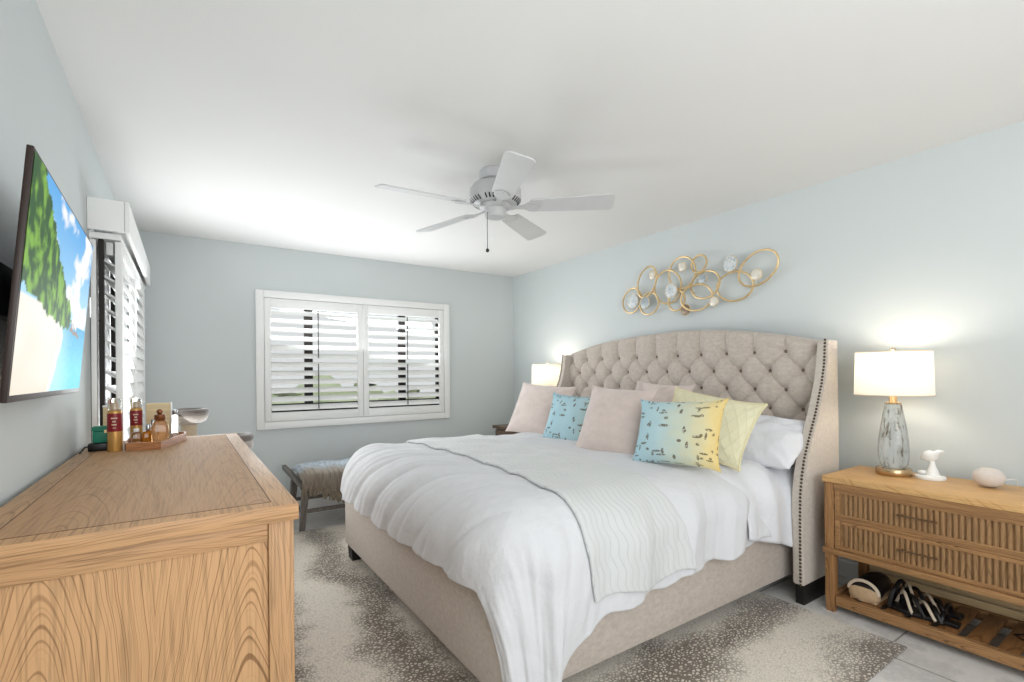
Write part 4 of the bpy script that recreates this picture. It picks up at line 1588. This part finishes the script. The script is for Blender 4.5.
# ------------------------------------------------------------------ wall art of rings and discs
ax_ = XR - 0.040
t = thing('wall_sculpture', 'gold metal ring sculpture with shell discs on the wall above the headboard', 'wall art', (ax_, 2.3, 0.65 + CH))
RINGS = [(2.862, 0.632, 0.100, 0.104, 0), (2.672, 0.582, 0.088, 0.088, 0), (2.685, 0.757, 0.082, 0.128, -28), (2.497, 0.690, 0.125, 0.128, 0), (2.357, 0.775, 0.124, 0.118, 0),
         (2.203, 0.813, 0.070, 0.062, 0), (2.168, 0.657, 0.118, 0.100, 0), (2.407, 0.573, 0.068, 0.078, 0), (2.227, 0.570, 0.124, 0.095, 0), (1.940, 0.609, 0.130, 0.098, 0), (1.771, 0.700, 0.142, 0.100, 28)]
for i, (y, z, ry, rz, rot) in enumerate(RINGS):
    bm = BM()
    ca, sa = math.cos(math.radians(rot)), math.sin(math.radians(rot))
    pts = []
    for k in range(56):
        a = 2 * PI * k / 56
        p, q = ry * math.cos(a), rz * math.sin(a)
        pts.append((ax_ + 0.010 * math.sin(a + i) - 0.010 * (i % 3), y - 0.03 - (p * ca - q * sa), z - 0.02 + CH + p * sa + q * ca))
    tube(bm, pts, 0.0072, 8, closed=True)
    obj('ring', bm, M['gold'], t)
DISCS = [(2.841, 0.625, 0.057, 'mosaic'), (2.712, 0.594, 0.047, 'disc_blue'), (2.634, 0.806, 0.032, 'disc_cream'), (2.452, 0.654, 0.054, 'mosaic'), (2.350, 0.819, 0.033, 'disc_cream'),
         (2.178, 0.701, 0.035, 'disc_blue'), (2.325, 0.492, 0.04, 'disc_brown'), (2.088, 0.523, 0.033, 'disc_cream'), (1.963, 0.767, 0.052, 'mosaic'), (1.778, 0.660, 0.035, 'disc_cream')]
for i, (y, z, r, mt_) in enumerate(DISCS):
    bm = BM()
    lathe(bm, [(0, -0.005), (r, -0.005), (r * 1.04, 0.0), (r, 0.005), (r * 0.8, 0.009), (0, 0.010)], 0, 0, 28)
    bm.transform(Matrix.Translation((ax_ - 0.014, y - 0.03, z - 0.02 + CH)) @ Matrix.Rotation(-PI / 2, 4, 'Y'))
    dd = obj('disc', bm, M[mt_], t)
    bm = BM()
    tube(bm, [(ax_ - 0.016, y - 0.03 + r * 1.02 * math.cos(2 * PI * k / 32), z - 0.02 + CH + r * 1.02 * math.sin(2 * PI * k / 32)) for k in range(32)], 0.003, 6, closed=True)
    obj('rim', bm, M['gold'], dd)
bm = BM()
for y, z in ((2.75, 0.6), (2.45, 0.80), (2.25, 0.60), (1.9, 0.70)):
    tube(bm, [(ax_ + 0.0, y, z + CH), (XR - 0.0005, y, z + CH)], 0.004, 6)
obj('wall_standoff', bm, M['gold'], t)

# ------------------------------------------------------------------ ceiling fan
fx, fy, bz, R = 1.44, 2.30, 0.935 + CH, 0.655
t = thing('ceiling_fan', 'pale grey five blade ceiling fan with pull chain', 'ceiling fan', (fx, fy, HC))
bm = BM()
lathe(bm, [(0.0, HC - 0.0006), (0.088, HC - 0.0006), (0.092, HC - 0.012), (0.085, HC - 0.05), (0.065, HC - 0.062), (0.0, HC - 0.062)], fx, fy, 40)
obj('canopy', bm, M['fan'], t)
bm = BM()
lathe(bm, [(0.0, HC - 0.0628), (0.08, HC - 0.0628), (0.125, HC - 0.078), (0.143, HC - 0.10), (0.146, HC - 0.15), (0.14, HC - 0.165), (0.118, HC - 0.182), (0.0, HC - 0.184)], fx, fy, 48)
mo = obj('motor_housing', bm, M['fan'], t)
bm = BM()
for k in range(40):
    a = 2 * PI * k / 40
    if k % 8 in (7,):
        continue
    p0 = Vector((fx + 0.1415 * math.cos(a), fy + 0.1415 * math.sin(a), HC - 0.1615))
    p1 = Vector((fx + 0.121 * math.cos(a), fy + 0.121 * math.sin(a), HC - 0.1805))
    beam(bm, p0, p1, 0.008, 0.004, (0, 0, 1))
obj('vent_slots', bm, M['fan_dark'], mo)
bm = BM()
lathe(bm, [(0.0, HC - 0.1845), (0.088, HC - 0.1845), (0.092, HC - 0.196), (0.08, HC - 0.204), (0.0, HC - 0.204)], fx, fy, 40)
obj('flywheel', bm, M['fan'], t)
bm = BM()
lathe(bm, [(0.0, HC - 0.2045), (0.058, HC - 0.2045), (0.058, HC - 0.245), (0.052, HC - 0.254), (0.0, HC - 0.257)], fx, fy, 32)
sw = obj('switch_housing', bm, M['fan'], t)
cxy = (fx - 0.046, fy - 0.036)
cxy = (fx - 0.050, fy + 0.0)
bm = BM()
tube(bm, [(fx - 0.050, fy - 0.012, HC - 0.235), (fx - 0.060, fy - 0.014, HC - 0.240), (fx - 0.062, fy - 0.014, HC - 0.26), (fx - 0.062, fy - 0.014, 0.69 + CH)], 0.0016, 6)
pc = obj('pull_chain', bm, M['rod'], t)
bm = BM()
ball(bm, (fx - 0.062, fy - 0.014, 0.682 + CH), 0.010, 1, 1, 1.1)
obj('chain_knob', bm, M['rod'], pc)
for k in range(5):
    ang = math.radians(175.9 - 72 * k)
    RM = Matrix.Translation((fx, fy, bz)) @ Matrix.Rotation(ang, 4, 'Z') @ Matrix.Rotation(math.radians(-14), 4, 'X')
    bm = BM()
    out = []
    r0, r1 = 0.20, R
    for q in range(0, 9):
        s = q / 8
        out.append((lerp(r0, r1 - 0.02, s), lerp(0.056, 0.072, s)))
    poly = [(r0 - 0.006, 0.03)] + out + [(r1 - 0.006, 0.06), (r1, 0.05), (r1, -0.05), (r1 - 0.006, -0.06)] + [(a, -b) for a, b in out[::-1]] + [(r0 - 0.006, -0.03)]
    prism(bm, poly, 'Z', -0.004, 0.004)
    bm.transform(RM)
    bl = obj('blade', bm, M['fan_white'], t, bevel=0.002)
    bm = BM()
    poly = [(0.07, 0.022), (0.12, 0.013), (0.16, 0.02), (0.19, 0.042), (0.225, 0.042), (0.255, 0.018), (0.255, -0.018), (0.225, -0.042), (0.19, -0.042), (0.16, -0.02), (0.12, -0.013), (0.07, -0.022)]
    prism(bm, poly, 'Z', -0.0105, -0.0045)
    for px, py in ((0.215, 0.022), (0.215, -0.022), (0.238, 0.0)):
        ball(bm, (px, py, -0.0115), 0.005, 1, 1, 0.5, 8, 6)
    bm.transform(RM)
    obj('blade_arm', bm, M['fan'], bl, bevel=0.001)

# ------------------------------------------------------------------ bench with throw
t = thing('bench', 'weathered grey wood bench under the back window', 'bench', (1.3, 4.2, 0))
BX0, BX1, BYa, BYb = 0.735, 1.95, 3.985, 4.44
for x, sx in ((BX0, -1), (BX1, 1)):
    for y, w_ in ((BYa, 0.05), (BYb, 0.045)):
        bm = BM()
        beam(bm, (x + sx * 0.012, y, 0.0005), (x - sx * 0.018, y, 0.33), 0.036, 0.036, (0, 1, 0), 0.052, 0.052)
        obj('leg', bm, M['grey_wood'], t, bevel=0.003)
for x, x2 in ((BX0 - 0.005, BX0 - 0.055), (BX1 + 0.005, BX1 + 0.055)):
    bm = BM()
    beam(bm, (x, BYa - 0.03, 0.345), (x2, BYb + 0.06, 0.425), 0.034, 0.036)
    obj('end_rail', bm, M['grey_wood'], t, bevel=0.004)
for y in (BYa, BYb):
    bm = BM(); beam(bm, (BX0 + 0.02, y, 0.315), (BX1 - 0.02, y, 0.315), 0.03, 0.05)
    obj('seat_rail', bm, M['grey_wood'], t, bevel=0.003)
    bm = BM(); beam(bm, (BX0 + 0.022, y, 0.15), (BX1 - 0.022, y, 0.15), 0.022, 0.03)
    obj('stretcher', bm, M['grey_wood'], t, bevel=0.003)
for x in (BX0 + 0.004, BX1 - 0.004):
    bm = BM(); beam(bm, (x, BYa + 0.022, 0.13), (x, BYb - 0.022, 0.13), 0.022, 0.03)
    obj('stretcher', bm, M['grey_wood'], t, bevel=0.003)
bm = BM()


def cush(u, v):
    x, y = lerp(BX0 + 0.012, BX1 - 0.012, u), lerp(BYa - 0.01, BYb + 0.02, v)
    e = (1 - abs(2 * u - 1) ** 6) ** 0.5 * (1 - abs(2 * v - 1) ** 4) ** 0.5
    return (x, y, 0.345 + 0.10 * e)


V = grid(bm, 40, 24, cush)
o = obj('seat_cushion', bm, M['plush'], t, smooth=180)
md = o.modifiers.new('thick', 'SOLIDIFY'); md.thickness = 0.01; md.offset = -1
bm = BM()


def throw_p(u, v):
    """u along the bench, v from the front hem up and over to the back"""
    x = lerp(BX0 - 0.015, 1.62, u)
    hem = lerp(0.075, 0.20, smooth01(u * 2.0))
    tot = hem + 0.47
    s = v * tot
    rip = noise.noise((u * 14, v * 2, 4)) * 0.012
    if s < hem:
        y, z = BYa - 0.045 + rip, 0.415 - (hem - s)
        z -= 0.0
    else:
        q = (s - hem) / 0.47
        y = BYa - 0.045 + 0.49 * q + rip * (1 - q)
        z = 0.415 + 0.055 * math.sin(PI * min(1, q * 1.0)) ** 0.5
    z += 0.012 * noise.noise((x * 7, y * 7, 1))
    endf = smooth01(1 - u / 0.05)
    return (x, y, z - 0.035 * endf)


grid(bm, 70, 50, throw_p)
th = obj('throw_blanket', bm, M['throw'], origin=(1.1, 4.2, 0.45), smooth=180)
tag(th, 'pale blue and taupe fringed throw draped over the bench', 'throw')
md = th.modifiers.new('thick', 'SOLIDIFY'); md.thickness = 0.012; md.offset = 1
bm = BM()
for k in range(90):
    u = (k + 0.5) / 90
    p = Vector(throw_p(u, 0.0))
    ln = 0.055 + rnd.uniform(-0.012, 0.012)
    tube(bm, [p + Vector((0, -0.005, 0.03)), p + Vector((rnd.uniform(-0.006, 0.006), -0.010, 0)), p + Vector((rnd.uniform(-0.012, 0.012), -0.006 + rnd.uniform(-0.006, 0.006), -ln))], [0.007, 0.0075, 0.005], 6)
f = obj('fringe', bm, M['fringe'], th)

# ------------------------------------------------------------------ cat tree behind the dresser
t = thing('cat_tree', 'plush grey cat tree with scooped top perch behind the dresser', 'cat tree', (0.06, 3.6, 0))
cy = 3.6
bm = BM(); box(bm, -0.16, 0.34, cy - 0.22, cy + 0.22, 0.0005, 0.05, bev=0.01)
obj('base', bm, M['plush'], t)
bm = BM(); lathe(bm, [(0.0, 0.051), (0.042, 0.051), (0.042, 0.8995), (0.0, 0.8995)], 0.01, cy, 24)
obj('post', bm, M['sisal'], t)
bm = BM()
lathe(bm, [(0.0, 0.900), (0.05, 0.901), (0.095, 0.920), (0.108, 0.950), (0.10, 0.962), (0.085, 0.950), (0.05, 0.942), (0.0, 0.94)], 0.005, cy, 32)
pp = obj('perch', bm, M['plush'], t, smooth=70)
bm = BM()
tube(bm, [(0.005 + 0.092 * math.cos(2 * PI * k / 40), cy + 0.092 * math.sin(2 * PI * k / 40), 0.975) for k in range(40)], 0.022, 10, closed=True)
obj('rim_cushion', bm, M['plush_dark'], pp)
bm = BM(); lathe(bm, [(0.0, 0.051), (0.038, 0.051), (0.038, 0.725), (0.0, 0.725)], 0.245, cy - 0.02, 24)
obj('post', bm, M['sisal'], t)
bm = BM()
lathe(bm, [(0.0, 0.726), (0.105, 0.726), (0.115, 0.736), (0.115, 0.772), (0.105, 0.782), (0.0, 0.782)], 0.245, cy - 0.02, 32)
pp = obj('platform', bm, M['plush'], t, smooth=60)
bm = BM()
tube(bm, [(0.245 + 0.094 * math.cos(2 * PI * k / 40), cy - 0.02 + 0.094 * math.sin(2 * PI * k / 40), 0.800) for k in range(40)], 0.024, 10, closed=True)
obj('rim_cushion', bm, M['plush_dark'], pp)

# ------------------------------------------------------------------ things on the dresser top
zt = DT + 0.0012
# black box with a cable and the green box on it
t = thing('streaming_box', 'small black box with a cable on the dresser by the wall', 'electronics', (-0.285, 2.50, zt))
bm = BM(); box(bm, -0.318, -0.250, 2.455, 2.55, zt, zt + 0.030, bev=0.004)
obj('body', bm, M['blackplastic'], t)
bm = BM()
tube(bm, [(-0.318, 2.47, zt + 0.018), (-0.328, 2.465, zt + 0.016), (-0.335, 2.45, zt + 0.004), (-0.334, 2.41, zt + 0.003)], 0.003, 8)
obj('cable', bm, M['blackplastic'], t)
t = thing('gift_box', 'green box with a lid standing on the black box', 'box', (-0.28, 2.50, zt + 0.0305))
z = zt + 0.0305
bm = BM(); box(bm, -0.306, -0.252, 2.475, 2.53, z, z + 0.044, bev=0.003)
obj('body', bm, M['green'], t)
bm = BM(); box(bm, -0.308, -0.250, 2.473, 2.532, z + 0.0445, z + 0.062, bev=0.003)
obj('lid', bm, M['green'], t)
bm = BM(); box(bm, -0.270, -0.262, 2.4715, 2.4732, z + 0.038, z + 0.050)
obj('clasp', bm, M['gold'], t)


def lotion(x, y, zb, label, k=1.0):
    t = thing('lotion_bottle', label, 'bottle', (x, y, zb))
    r = 0.0265 * k
    bm = BM(); lathe(bm, [(0, zb), (r * 0.95, zb), (r, zb + 0.004), (r, zb + 0.170 * k), (r * 0.9, zb + 0.178 * k), (r * 0.45, zb + 0.183 * k), (0, zb + 0.183 * k)], x, y, 28)
    b = obj('body', bm, M['gold_label'], t)
    bm = BM(); lathe(bm, [(r * 1.012, zb + 0.088 * k), (r * 1.02, zb + 0.089 * k), (r * 1.02, zb + 0.166 * k), (r * 1.012, zb + 0.167 * k)], x, y, 28)
    lb = obj('label', bm, M['red'], t)
    bm = BM()
    for i, (w, hh) in enumerate(((0.55, 0.005), (0.30, 0.006), (0.42, 0.005), (0.25, 0.003))):
        zz = zb + (0.146 - i * 0.014) * k
        a0 = math.atan2(-y, -x)
        for q in range(int(w * 16)):
            a = a0 + (q - w * 8) * 0.105
            box(bm, 0, 0.0006, -0.0009, 0.0009, -hh / 2, hh / 2, mx=Matrix.Translation((x + r * 1.022 * math.cos(a), y + r * 1.022 * math.sin(a), zz)) @ Matrix.Rotation(a, 4, 'Z'))
    obj('lettering', bm, M['print'], lb)
    bm = BM(); lathe(bm, [(0, zb + 0.1835 * k), (r * 0.4, zb + 0.1835 * k), (r * 0.4, zb + 0.205 * k), (r * 0.3, zb + 0.213 * k), (0, zb + 0.214 * k)], x, y, 20)
    obj('sprayer', bm, M['print'], t)
    bm = BM(); lathe(bm, [(r * 0.86, zb + 0.1795 * k), (r * 0.9, zb + 0.18 * k), (r * 0.9, zb + 0.222 * k), (r * 0.7, zb + 0.231 * k), (0, zb + 0.233 * k)], x, y, 28)
    obj('cap', bm, M['clear'], t)


lotion(-0.232, 2.415, zt, 'gold body mist bottle with crimson label in front of the tray', 0.88)
# tray: elongated octagon
TP = [(-0.205, 2.445), (-0.196, 2.385), (-0.086, 2.362), (-0.004, 2.65), (-0.004, 2.735), (-0.06, 2.765), (-0.15, 2.765), (-0.205, 2.62)]
t = thing('perfume_tray', 'angular wooden tray holding perfume bottles on the dresser', 'tray', (-0.09, 2.57, zt))
bm = BM(); prism(bm, TP, 'Z', zt + 0.0002, zt + 0.010)
obj('base', bm, M['tray_wood'], t)
c = Vector((sum(p[0] for p in TP) / len(TP), sum(p[1] for p in TP) / len(TP)))
IN = [tuple(c + (Vector(p) - c) * 0.925) for p in TP]
bm = BM()
nT = len(TP)
lv = [[bm.verts.new((p[0], p[1], z)) for p in P] for P, z in ((TP, zt + 0.0105), (TP, zt + 0.030), (IN, zt + 0.030), (IN, zt + 0.0105))]
for i in range(4):
    A, B = lv[i], lv[(i + 1) % 4]
    for k in range(nT):
        bm.faces.new((A[k], A[(k + 1) % nT], B[(k + 1) % nT], B[k]))
obj('rim', bm, M['tray_wood'], t, smooth=30)
ztr = zt + 0.0108
lotion(-0.180, 2.615, ztr, 'second gold mist bottle with crimson label, standing at the back of the tray', 0.80)

# cream card boxes
t = thing('card_box', 'cream ribbed box standing upright behind the perfume bottles', 'box', (-0.09, 2.70, ztr))
bm = BM(); box(bm, -0.150, -0.062, 2.685, 2.71, ztr, ztr + 0.158, bev=0.002)
obj('body', bm, M['cream_card'], t)
bm = BM(); box(bm, -0.0618, -0.056, 2.683, 2.712, ztr + 0.0, ztr + 0.160, bev=0.001)
obj('edge', bm, M['shutter'], t)
t = thing('card_box', 'cream box leaning between the green box and the mist bottle', 'box', (-0.275, 2.62, zt))
bm = BM(); box(bm, -0.292, -0.245, 2.64, 2.665, zt, zt + 0.160, bev=0.002)
obj('body', bm, M['cream_card'], t)
bm = BM(); box(bm, -0.293, -0.234, 2.6385, 2.6665, zt + 0.1605, zt + 0.168, bev=0.001)
obj('lid', bm, M['shutter'], t)


def perfume(x, y, zb, w, d, h, label, mat, cap, capr, caph, rot=0.0, shoulder=0.02, cap2=None):
    t = thing('perfume_bottle', label, 'bottle', (x, y, zb))
    bm = BM()
    lathe(bm, [(0, 0), (w * 0.50, 0.0), (w * 0.53, 0.004), (w * 0.53, h - shoulder), (w * 0.44, h - shoulder * 0.35), (capr * 0.8, h), (0, h)], 0, 0, 32, sq=6)
    bm.transform(Matrix.Translation((x, y, zb)) @ Matrix.Rotation(rot, 4, 'Z') @ Matrix.Diagonal((1, d / w, 1, 1)))
    obj('glass', bm, mat, t, smooth=50)
    bm = BM()
    lathe(bm, [(0, zb + h + 0.0004), (capr * 0.9, zb + h + 0.0004), (capr, zb + h + 0.003), (capr, zb + h + caph * 0.85), (capr * 0.7, zb + h + caph), (0, zb + h + caph)], x, y, 20)
    o = obj('cap', bm, cap, t)
    if cap2:
        bm = BM(); ball(bm, (x, y, zb + h + caph + cap2 * 0.85), cap2)
        obj('stopper', bm, cap, t)
    return t


perfume(-0.094, 2.50, ztr, 0.055, 0.032, 0.094, 'large square amber perfume bottle with round copper stopper', M['amber'], M['amber_cap'], 0.020, 0.026, 0.1, 0.03, 0.012)
perfume(-0.135, 2.535, ztr, 0.040, 0.026, 0.050, 'small golden perfume bottle with clear cap left of the amber one', M['gold_liquid'], M['silver'], 0.008, 0.030, 0.2, 0.012)
perfume(-0.172, 2.50, ztr, 0.034, 0.022, 0.052, 'small clear bottle at the left corner of the tray', M['clear'], M['ceramic'], 0.010, 0.014, 0.2, 0.012)
perfume(-0.044, 2.61, ztr, 0.026, 0.022, 0.108, 'tall clear perfume bottle with silver cap at the tray right side', M['clear'], M['silver'], 0.011, 0.022, 0.0, 0.012)
perfume(-0.120, 2.60, ztr, 0.03, 0.022, 0.066, 'slim clear bottle with silver cap behind the small golden bottle', M['clear'], M['silver'], 0.009, 0.026, 0.0, 0.012)
